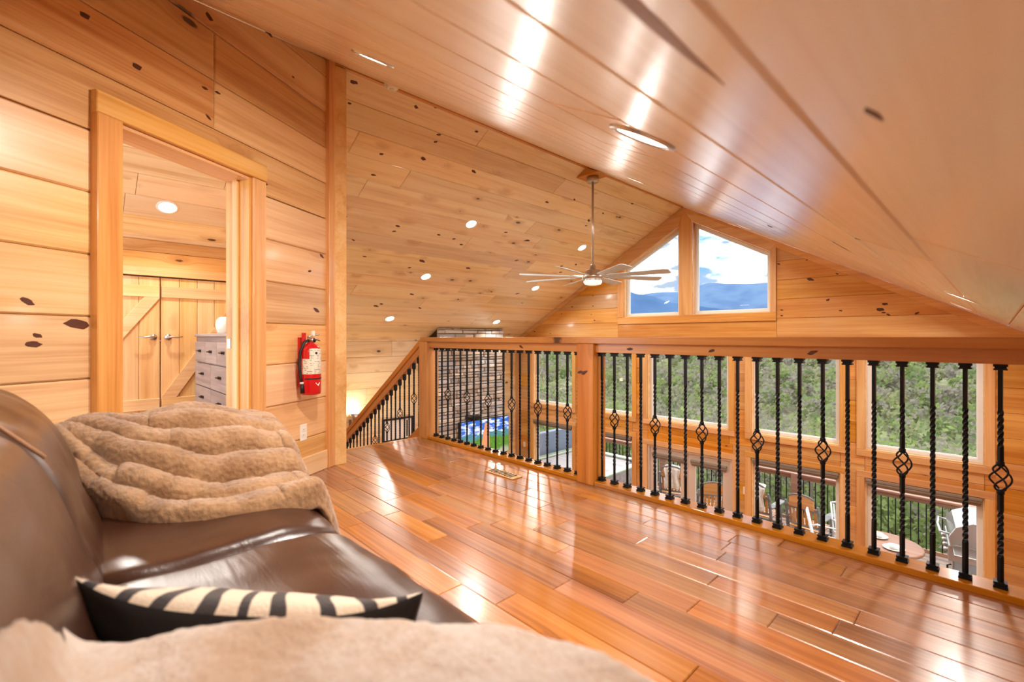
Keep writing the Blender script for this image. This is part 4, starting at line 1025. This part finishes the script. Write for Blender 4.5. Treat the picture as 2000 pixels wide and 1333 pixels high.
# cream plush throw over the near arm
pol = [(-.735, .012), (-.705, .045), (-.636, .125), (-.52, .25), (-.437, .335), (-.38, .375), (-.33, .395), (-.27, .405), (-.20, .41), (.02, .41), (.05, -.36), (-.30, -.34), (-.40, -.10), (-.497, -.035), (-.583, -.017)]
def sdist(x, y):
    best = 9; inside = False; n = len(pol)
    for i in range(n):
        a, b = Vector(pol[i]), Vector(pol[(i+1) % n]); p = Vector((x, y)); e = b-a
        t = clampf((p-a).dot(e)/e.dot(e)); best = min(best, (p-a-e*t).length)
        if (a.y > y) != (b.y > y) and x < (b.x-a.x)*(y-a.y)/(b.y-a.y)+a.x: inside = not inside
    return best if inside else -best
def cream(s, t):
    x = -.98+s*1.13; y = -.42+t*.98; d = sdist(x, y)
    z = .668-.55*smooth(.0, -.17, d)
    z -= .02*smooth(-.58, -.74, x)
    bk_ = ((.055, .46), (.02, .60), (-.03, .745), (-.09, .82), (-.17, .858), (-.27, .85), (-.5, .8)); bz = .4
    for (ya, za), (yb, zb_) in zip(bk_, bk_[1:]):
        if yb <= y <= ya: bz = za+(zb_-za)*(ya-y)/(ya-yb)
    if d > -.03: z = max(z, bz+.034*smooth(-.035, .0, d)-.015)
    z += nz(x, y, 1, 4.5, .022)*smooth(.0, .15, d)+nz(x, y, 3, 12, .010)
    return (x, y, max(z, .12))
cto = MB().grid(cream, 90, 90).build('plush_throw', M_CREAM, None, True)
tag(cto, 'cream and tan plush throw bunched over the near sofa arm', 'throw')
md = cto.modifiers.new('thick', 'SOLIDIFY'); md.thickness = .012; md.offset = -1
md = cto.modifiers.new('sub', 'SUBSURF'); md.levels = 1; md.render_levels = 1
md = cto.modifiers.new('plush', 'DISPLACE'); md.texture = tx; md.texture_coords = 'LOCAL'; md.strength = .006; md.mid_level = .5

# ------------------------------------------------------------------ deck
DZF = -2.95; DY1 = 11.25; DXA, DXB = -9.6, 2.4
dk = struct('floor_deck')
MB().box(DXA, DXB, GY+.16, DY1+.1, DZF-.24, DZF-.032).build('deck_core', M_BACK, dk)
MD = frame((0, 0, DZF-.03), (1, 0, 0), (0, 1, 0)); y = GY+.17; rdk = random.Random(8)
while y < DY1+.08:
    x = DXA+rdk.uniform(2, 4); xs = [DXA]
    while x < DXB-1: xs.append(x); x += rdk.uniform(3, 4.5)
    xs.append(DXB)
    for a, b in zip(xs, xs[1:]): board('deck_board', [(a, y), (b, y), (b, y+.14), (a, y+.14)], MD, .03, M_DECK, dk, .004, 0, .003)
    y += .146
dr_ = thing('deck_railing', 'brown wooden deck railing with slim black balusters above the woods', 'railing')
RZ = DZF+1.03
def deckrail(a, b):
    a = Vector(a); b = Vector(b); l = (b-a).length; d = (b-a).normalized()
    up = Vector((0, 0, 1))
    stick('top_rail', a+up*RZ, b+up*RZ, .14, .035, M_DECKRAIL, dr_)
    stick('rail_board', a+up*(RZ-.06), b+up*(RZ-.06), .04, .085, M_DECKRAIL, dr_)
    stick('bottom_rail', a+up*(DZF+.07), b+up*(DZF+.07), .04, .07, M_DECKRAIL, dr_)
    me = MB().box(-.008, .008, -.008, .008, DZF+.10, RZ-.09).mesh('baluster', M_IRON)
    k = 0
    while k*.108 < l:
        o = bpy.data.objects.new('baluster', me); COL.objects.link(o); o.parent = dr_; o.location = a+d*(k*.108+.05); k += 1
deckrail((DXA, DY1, 0), (DXB, DY1, 0)); deckrail((DXA, GY+.2, 0), (DXA, DY1, 0))
for x in (DXA, -6.05, -3.0, .0, DXB): 
    h = .32 if x == -6.05 else .02
    MB().box(x-.075, x+.075, DY1-.075, DY1+.075, DZF, RZ+h).build('post', M_DECKRAIL, dr_, bevel=.006)

# rocking chairs
def rocking_chair(label, loc, rz):
    t = thing('rocking_chair', label, 'chair', loc, rz, 'rocking chairs along the deck')
    R = .026            # local +y = the way the chair faces
    for sx in (-.27, .27):
        MB().tube([(sx, -.52, .10), (sx, -.3, .045), (sx, 0, .03), (sx, .28, .055), (sx, .46, .11)], .024, 8).build('rocker', M_CHAIR, t, True)
        MB().tube([(sx, -.22, .05), (sx, -.26, .42), (sx, -.34, .80), (sx*.98, -.38, .92)], [.03, .03, .027, .02], 8).build('back_post', M_CHAIR, t, True)
        MB().tube([(sx, .25, .06), (sx, .25, .62)], .028, 8).build('front_leg', M_CHAIR, t, True)
        MB().prism([(sx-.05, -.30), (sx+.05, -.30), (sx+.065, .25), (sx+.05, .36), (sx-.05, .36), (sx-.065, .25)], .62, .645).build('arm', M_CHAIR, t, bevel=.006)
        MB().tube([(sx, -.25, .30), (sx, .25, .30)], .018, 6).build('stretcher', M_CHAIR, t, True)
    for yy, zz in ((.25, .40), (-.255, .38), (.25, .2)): MB().tube([(-.27, yy, zz), (.27, yy, zz)], .02, 6).build('cross_bar', M_CHAIR, t, True)
    for zz, yy in ((.50, -.275), (.82, -.345)): MB().tube([(-.27, yy, zz), (0, yy-.03, zz), (.27, yy, zz)], .022, 8).build('back_rail', M_CHAIR, t, True)
    for k in range(7):
        x = -.20+k*.0667; MB().add([(x-.02, -.285-.025*(1-(x/.2)**2), .48), (x+.02, -.285-.025*(1-(x/.2)**2), .48), (x*1.05+.022, -.36-.03*(1-(x/.2)**2), .86), (x*1.05-.022, -.36-.03*(1-(x/.2)**2), .86)]+
              [(x-.02, -.267-.025*(1-(x/.2)**2), .48), (x+.02, -.267-.025*(1-(x/.2)**2), .48), (x*1.05+.022, -.342-.03*(1-(x/.2)**2), .86), (x*1.05-.022, -.342-.03*(1-(x/.2)**2), .86)],
              [(0, 1, 2, 3), (7, 6, 5, 4), (0, 4, 5, 1), (1, 5, 6, 2), (2, 6, 7, 3), (3, 7, 4, 0)]).build('back_slat', M_SLAT, t)
    MB().prism([(-.21, .83), (.21, .83), (.20, 1.02), (.12, 1.06), (0, 1.075), (-.12, 1.06), (-.20, 1.02)], .365, .39, Matrix(((1,0,0,0),(0,0,-1,0),(0,1,0,0),(0,0,0,1)))).build('head_board', M_SLAT, t, bevel=.004)
    MB().tube([(-.21, -.385, 1.02), (-.12, -.39, 1.065), (0, -.39, 1.08), (.12, -.39, 1.065), (.21, -.385, 1.02)], .018, 6).build('head_rim', M_CHAIR, t, True)
    for k in range(7): MB().box(-.26, .26, -.24+k*.072, -.24+k*.072+.058, .405+.003*k, .427+.003*k).build('seat_slat', M_SLAT, t)
    return t
c1 = rocking_chair('grey log rocking chair with honey slats, bare, in the middle deck window', (-2.45, 10.05, DZF), math.radians(-6))
c2 = dup(c1); c2.location = (-3.32, 10.15, DZF); c2.rotation_euler.z = math.radians(-2); c2['label'] = 'rocking chair on the deck with a cream throw over its back, by the bare one'
c3 = dup(c1); c3.location = (-4.15, 9.55, DZF); c3.rotation_euler.z = math.radians(38); c3['label'] = 'rocking chair turned sideways behind the french doors'
c4 = dup(c1); c4.location = (-5.15, 10.1, DZF); c4.rotation_euler.z = math.radians(18); c4['label'] = 'rocking chair with a cream cloth, nearest the deck post beyond the french doors'
def drape(label, loc, rz, w=.34, h=.50):
    o = MB().grid(lambda i, j: ((i-.5)*w*(1+.10*math.sin(j*9)), -.435-.02*math.sin(i*17+j*2)+.04*abs(j-.5)*0-(.0 if j > .2 else 0)+(.13*smooth(.88, 1, j)), .55+h*j+.02*math.sin(PI*i)-.03*smooth(.88, 1, j)*0), 24, 18).build('chair_throw', M_CREAM, None, True)
    o.location = loc; o.rotation_euler.z = rz; tag(o, label, 'throw'); md = o.modifiers.new('t', 'SOLIDIFY'); md.thickness = .012
drape('cream throw hanging over the back of a rocking chair, seen through the middle window', (-3.30, 10.15, DZF+.02), math.radians(-2))
drape('cream cloth over the rocking chair back seen through the left french door leaf', (-5.15, 10.1, DZF+.02), math.radians(18), .3)

# round table set for a meal, white patio chairs
tb = thing('patio_table', 'round brown patio table set with white plates outside the right window', 'table', (-1.28, 9.22, DZF))
MB().lathe([(.50, .70), (.52, .705), (.52, .735), (.50, .74)], 40).build('tabletop', M_DECKRAIL, tb, True)
MB().lathe([(.06, .05), (.045, .3), (.05, .70)], 14).build('pedestal', M_DARKMET, tb, True)
MB().lathe([(.26, 0), (.25, .03), (.06, .06)], 20).build('base', M_DARKMET, tb, True)
def plates(label, x, y):
    o = MB().lathe([(.03, 0), (.09, .004), (.135, .018), (.138, .022), (.09, .010), (.0, .008)], 28).build('dinner_plate', M_PLATE, None, True)
    o.location = (x, y, DZF+.74); tag(o, label, 'plate', 'white plates on the patio table')
    p = MB().lathe([(.03, 0), (.06, .006), (.082, .045), (.078, .045), (.055, .012), (0, .01)], 24).build('soup_bowl', M_PLATE, None, True)
    p.location = (x, y, DZF+.752); tag(p, label.replace('plate', 'bowl').replace('under', 'on'), 'bowl', 'white bowls on the patio table')
plates('white plate under a bowl on the patio table, nearer the railing', -1.35, 9.42)
plates('white plate under a bowl on the patio table, nearer the house', -1.10, 9.05)
def patio_chair(label, loc, rz):
    t = thing('patio_chair', label, 'chair', loc, rz, 'white patio chairs round the table')
    for sx in (-.24, .24):
        MB().tube([(sx, .22, 0), (sx, .23, .62), (sx, -.18, .65), (sx, -.26, .62)], .014).build('front_leg', M_WHITE, t, True)
        MB().tube([(sx, -.28, 0), (sx, -.22, .42), (sx, -.32, .92)], .015).build('rear_leg', M_WHITE, t, True)
    MB().box(-.24, .24, -.23, .24, .41, .44).build('seat', M_WHITE, t, bevel=.01)
    for k in range(6): x = -.2+k*.08; MB().tube([(x, -.225, .44), (x, -.31, .90)], .012, 6).build('back_bar', M_WHITE, t, True)
    MB().tube([(-.24, -.32, .92), (0, -.335, .95), (.24, -.32, .92)], .016).build('top_bar', M_WHITE, t, True)
    return t
q1 = patio_chair('white patio chair between the table and the bare rocking chair', (-1.98, 9.35, DZF), math.radians(-75))
q2 = dup(q1); q2.location = (-1.75, 10.0, DZF); q2.rotation_euler.z = math.radians(-145); q2['label'] = 'white patio chair on the railing side of the round table'

# gas grill
gr = thing('gas_grill', 'stainless gas grill with a big curved lid beside the deck railing', 'grill', (-.22, 9.75, DZF), math.radians(96))
# local: front = +y after rotation points to -x
MB().box(-.42, .42, -.28, .28, .12, .70).build('cabinet', M_GREYWOOD if False else plain('grill_grey', srgb(150, 150, 148), .45, .3, 30, .05), gr, bevel=.008)
for s in (-1, 1): MB().box(s*.21-.195, s*.21+.195, .28, .295, .16, .68).build('door', M_STEEL, gr, bevel=.004)
MB().box(-.46, .46, -.32, .34, .70, .93).build('firebox', M_STEEL, gr, bevel=.012)
lp = [(-.30, .93), (.32, .93), (.34, 1.05), (.26, 1.2), (.08, 1.30), (-.12, 1.30), (-.28, 1.2), (-.31, 1.05)]
MB().prism(lp, -.46, .46, Matrix(((0,0,1,0),(1,0,0,0),(0,1,0,0),(0,0,0,1)))).build('lid', M_STEEL, gr, bevel=.015, seg=3)
MB().tube([(-.36, .32, 1.06), (-.36, .42, 1.08), (0, .44, 1.085), (.36, .42, 1.08), (.36, .32, 1.06)], .016, 8).build('lid_handle', M_STEEL, gr, True)
for s in (-1, 1): MB().box(s*.46, s*.82, -.28, .30, .88, .925).build('side_shelf', M_STEEL, gr, bevel=.01)
for k in range(4): MB().cyl((-.33+k*.22, .34, .82), (-.33+k*.22, .385, .82), .032, .028, 16).build('knob', M_STEEL, gr, True)
for sx in (-.36, .36):
    for sy in (-.22, .22): MB().cyl((sx-.018, sy, .06), (sx+.018, sy, .06), .06, seg=18).build('wheel', M_RUBBER, gr, True)
MB().tube([(-.30, .30, .60), (-.30, .34, .58), (-.30, .35, .3), (-.30, .30, .26)], .012).build('door_handle', M_DARKMET, gr, True)

# hot tub with the cover tipped up
ht = thing('hot_tub', 'square hot tub with pale rim and blue water on the deck', 'hot tub', (-7.1, 9.3, DZF), 0)
hw, hd, hh = 1.12, 1.12, .88
MB().box(-hw+.03, hw-.03, -hd+.03, hd-.03, 0, hh-.05).build('cabinet', M_GREYWOOD, ht, bevel=.04)
mb = MB(); rq = lambda a, b, r: [(x+r*math.cos(t), y+r*math.sin(t)) for (x, y, t0) in ((a-r, b-r, 0), (-a+r, b-r, PI/2), (-a+r, -b+r, PI), (a-r, -b+r, 1.5*PI)) for t in [t0+PI/2*k/5 for k in range(6)]]
ring(mb, rq(hw, hd, .16), rq(hw-.2, hd-.2, .22), hh-.06, hh, Matrix.Identity(4)); mb.build('rim', plain('tub_rim', srgb(150, 156, 132), .3, 0, 8, .15), ht, bevel=.02)
def water():
    m, nt, b = newmat('tub_water'); v, _ = objcoord(nt, False); f = tnoise(nt, v, 7, 3, .6)
    nt.links.new(mixn(nt, f, srgb(34, 96, 140), srgb(96, 164, 180)), b.inputs['Base Color']); setp(b, Roughness=.06); bumpn(nt, b, f, .3, .03); return m
MB().prism(rq(hw-.19, hd-.19, .22), hh-.16, hh-.085).build('water', water(), ht)
MB().prism(rq(hw-.195, hd-.195, .22), hh-.5, hh-.16).build('basin', M_PLATE, ht)
for sx, sy in ((-1, -1), (1, -1), (-1, 1), (1, 1)): MB().lathe([(.10, -.01), (.10, .02), (.06, .03)], 14, Matrix.Translation((sx*(hw-.28), sy*(hd-.28), hh))).build('headrest', M_RUBBER, ht, True)
hc = thing('tub_cover', 'grey folded hot tub cover standing upright behind the tub', 'cover', (-8.36, 9.35, DZF+0), 0)
M_COVER = plain('cover_vinyl', srgb(116, 124, 140), .6, 0, 14, .06)
MB().box(-.06, .05, -1.12, 1.12, .55, 1.42).build('panel', M_COVER, hc, bevel=.025); MB().box(-.19, -.075, -1.12, 1.12, .55, 1.40).build('panel', M_COVER, hc, bevel=.025)
MB().tube([(-.065, -1.16, 0), (-.065, -1.16, .9)], .02).tube([(-.065, 1.16, 0), (-.065, 1.16, .9)], .02).tube([(-.065, -1.16, .56), (-.065, 1.16, .56)], .016).build('lifter_arm', M_DARKMET, hc, True)

# ------------------------------------------------------------------ hillside, woods, mountains
def leafmat(name, a, b_):
    m, nt, b = newmat(name); oi = nt.nodes.new('ShaderNodeObjectInfo'); geo = nt.nodes.new('ShaderNodeNewGeometry')
    tc = nt.nodes.new('ShaderNodeTexCoord'); f = tnoise(nt, geo.outputs['Position'], .9, 4, .7)
    nt.links.new(mixn(nt, mapr(nt, f, .3, .7), a, b_), b.inputs['Base Color']); setp(b, Roughness=.8, Specular_IOR_Level=.1)
    tl = nt.nodes.new('ShaderNodeBsdfTranslucent'); nt.links.new(b.inputs['Base Color'].links[0].from_socket, tl.inputs[0]); mx = nt.nodes.new('ShaderNodeMixShader'); mx.inputs[0].default_value = .5
    nt.links.new(b.outputs[0], mx.inputs[1]); nt.links.new(tl.outputs[0], mx.inputs[2]); nt.links.new(mx.outputs[0], nt.nodes['Material Output'].inputs[0]); return m
L_GREEN = leafmat('spring_leaves', srgb(112, 126, 76), srgb(158, 170, 108)); L_DEEP = leafmat('deep_leaves', srgb(92, 110, 72), srgb(130, 146, 92))
L_BARE = leafmat('bare_twigs', srgb(132, 124, 112), srgb(162, 154, 138)); L_OLIVE = leafmat('budding_leaves', srgb(126, 128, 90), srgb(166, 166, 120))
M_TRUNK = plain('grey_bark', srgb(110, 98, 86), .9, 0, 6, .3)
def hill_material():
    m, nt, b = newmat('leaf_litter'); geo = nt.nodes.new('ShaderNodeNewGeometry')
    f = tnoise(nt, geo.outputs['Position'], .12, 6, .7); g = tnoise(nt, geo.outputs['Position'], .015, 3, .6)
    c = mixn(nt, mapr(nt, f, .35, .65), srgb(104, 98, 76), srgb(150, 150, 104)); c = mixn(nt, mapr(nt, g, .4, .6), c, srgb(112, 124, 74))
    nt.links.new(c, b.inputs['Base Color']); setp(b, Roughness=.95); return m
def ground(x, y):
    r = y-11
    z = -6-.5*min(max(r, 0), 75)-.05*max(0, min(r-75, 40))
    if r > 110: z += .135*min(r-110, 260)
    if r > 330: z -= .02*(r-330)
    return z+nz(x, y, 0, .02, 4)+nz(x, y, 5, .07, 1.0)
mbh = MB(); mbh.grid(lambda i, j: ((i-.62)*620*(.25+j), 8+j**1.6*560, ground((i-.62)*620*(.25+j), 8+j**1.6*560)), 70, 70)
hl = mbh.build('hillside', hill_material(), None, True); tag(hl, kind='structure')
def tree_mesh(rng, h, cw_, ch_, n_, q, leaf):
    mb = MB(); mb.cyl((0, 0, -.5), (rng.uniform(-.2, .2), 0, h*.75), .02*h, .006*h, 6); nt_ = len(mb.f)
    for k in range(4):
        a = rng.uniform(0, 6.3); zz = h*rng.uniform(.35, .6); mb.cyl((0, 0, zz), (math.cos(a)*cw_*.7, math.sin(a)*cw_*.7, zz+h*.25), .008*h, .003*h, 4)
    nt_ = len(mb.f); cl_ = [(rng.uniform(-.6, .6)*cw_, rng.uniform(-.6, .6)*cw_, h-ch_*rng.uniform(.15, .85), cw_*rng.uniform(.35, .6)) for _ in range(9)]
    for k in range(n_):
        cx, cy, cz, r = rng.choice(cl_); d = Vector((rng.gauss(0, 1), rng.gauss(0, 1), rng.gauss(0, .8))).normalized()*r*rng.uniform(.55, 1)
        p = Vector((cx, cy, cz))+d; a = Vector((rng.gauss(0, 1), rng.gauss(0, 1), rng.gauss(0, 1))).normalized(); b = a.orthogonal().normalized()
        s = q*rng.uniform(.6, 1.3); mb.add([p-a*s, p+b*s*.7, p+a*s, p-b*s*.7], [(0, 1, 2, 3)])
    me = mb.mesh('tree', [M_TRUNK, leaf])
    for i, p in enumerate(me.polygons): p.material_index = 0 if i < nt_ else 1
    return me
rt = random.Random(31)
KIND = [('broadleaf_tree', 'light green spring tree growing on the slope below the deck', [tree_mesh(rt, 10, 3.0, 6.5, 1700, .12, L_GREEN) for _ in range(3)], 'green trees on the slope'),
        ('bare_tree', 'bare grey brown tree growing on the hillside across the valley', [tree_mesh(rt, 11, 2.6, 7.0, 900, .09, L_BARE) for _ in range(3)], 'bare trees on the hillside'),
        ('budding_tree', 'olive tree in early leaf growing on the wooded hillside', [tree_mesh(rt, 10, 2.8, 6.5, 1300, .12, L_OLIVE) for _ in range(3)], 'budding trees on the hillside'),
        ('dark_tree', 'deep green tree growing among paler trees on the hillside', [tree_mesh(rt, 9, 2.2, 7.0, 1300, .12, L_DEEP) for _ in range(2)], 'deep green trees on the hillside')]
def kind(u): return 0 if u < .38 else 1 if u < .66 else 2 if u < .88 else 3
cnt = 0
for k in range(900):
    y = 15+rt.random()**1.35*150; ang = rt.uniform(-1.12, .22); x = (y)*math.tan(ang)
    if x < -150 or x > 30: continue
    if cnt >= 290: break
    z = ground(x, y); 
    u = rt.random(); u = u*.55 if y < 45 else u
    nm, lab, mes, grp = KIND[kind(u)]
    s = rt.uniform(.75, 1.35)
    top = z+11*s
    lim = 1-.16*y*.62 if y < 45 else 1-.03*y
    if top > lim: s *= max(.45, (lim-z)/(top-z))
    o = bpy.data.objects.new(nm, rt.choice(mes)); COL.objects.link(o); o.location = (x, y, z-.2); o.rotation_euler.z = rt.uniform(0, 6.3); o.scale = (s*rt.uniform(.9, 1.2), s*rt.uniform(.9, 1.2), s)
    tag(o, lab, 'tree', grp); cnt += 1
# the rest of the woods, past counting
def woods(n_, seed):
    rg = random.Random(seed); V = []; F = []; MI = []
    for k in range(n_):
        y = 95+rg.random()**.8*330; x = y*math.tan(rg.uniform(-1.15, .75)); z = ground(x, y); h = rg.uniform(6, 12); w_ = h*rg.uniform(.22, .34)
        mi = rg.choice((0, 0, 1, 1, 1, 1, 2, 2, 3)); q = .55 if y < 220 else .8
        for j in range(26):
            d = Vector((rg.gauss(0, 1), rg.gauss(0, 1), rg.gauss(0, 1))).normalized(); p = Vector((x, y, z+h*.62))+Vector((d.x*w_, d.y*w_, d.z*h*.38))*rg.uniform(.6, 1)
            a = Vector((rg.gauss(0, 1), rg.gauss(0, 1), rg.gauss(0, 1))).normalized()*q*rg.uniform(.7, 1.4); b = a.orthogonal()*.8; i0 = len(V)
            V += [p-a, p+b, p+a, p-b]; F.append((i0, i0+1, i0+2, i0+3)); MI.append(mi)
    m = bpy.data.meshes.new('woods'); m.from_pydata(V, [], F)
    for q in (L_GREEN, L_BARE, L_OLIVE, L_DEEP): m.materials.append(q)
    m.polygons.foreach_set('material_index', MI); o = bpy.data.objects.new('woods', m); COL.objects.link(o); tag(o, 'distant spring woods covering the hillside across the valley', 'trees', kind='stuff')
woods(6000, 77)
def mountain(label, dist, pts, c0, c1, base=-300):
    """a long ridge running across the view; pts = (bearing from +Y towards -X in degrees, rise in degrees)"""
    me, nt, b = newmat('haze_painted_forest'); geo = nt.nodes.new('ShaderNodeNewGeometry'); f = tnoise(nt, geo.outputs['Position'], .004, 6, .65)  # blue of the air haze is painted into the base colour
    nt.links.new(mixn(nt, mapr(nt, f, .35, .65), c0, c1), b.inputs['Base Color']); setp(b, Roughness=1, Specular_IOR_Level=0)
    def elev(a):
        for (a0, e0), (a1, e1) in zip(pts, pts[1:]):
            if a0 <= a <= a1: return e0+(e1-e0)*smooth(a0, a1, a)
        return pts[0][1] if a < pts[0][0] else pts[-1][1]
    def fn(i, j):
        a = pts[0][0]+(pts[-1][0]-pts[0][0])*i; ar = math.radians(a); e = elev(a)+.12*noise.noise(Vector((a*.5, dist, 0)))+.05*noise.noise(Vector((a*2, dist, 3)))
        top = dist*math.tan(math.radians(e)); s = j*2-1; r = dist+s*dist*.32
        z = base+(top-base)*(1-abs(s))**.9+(noise.noise(Vector((a*.35, j*6, dist)))*dist*.008)*(1-(1-abs(s))**4)
        return (-r*math.sin(ar), r*math.cos(ar), z)
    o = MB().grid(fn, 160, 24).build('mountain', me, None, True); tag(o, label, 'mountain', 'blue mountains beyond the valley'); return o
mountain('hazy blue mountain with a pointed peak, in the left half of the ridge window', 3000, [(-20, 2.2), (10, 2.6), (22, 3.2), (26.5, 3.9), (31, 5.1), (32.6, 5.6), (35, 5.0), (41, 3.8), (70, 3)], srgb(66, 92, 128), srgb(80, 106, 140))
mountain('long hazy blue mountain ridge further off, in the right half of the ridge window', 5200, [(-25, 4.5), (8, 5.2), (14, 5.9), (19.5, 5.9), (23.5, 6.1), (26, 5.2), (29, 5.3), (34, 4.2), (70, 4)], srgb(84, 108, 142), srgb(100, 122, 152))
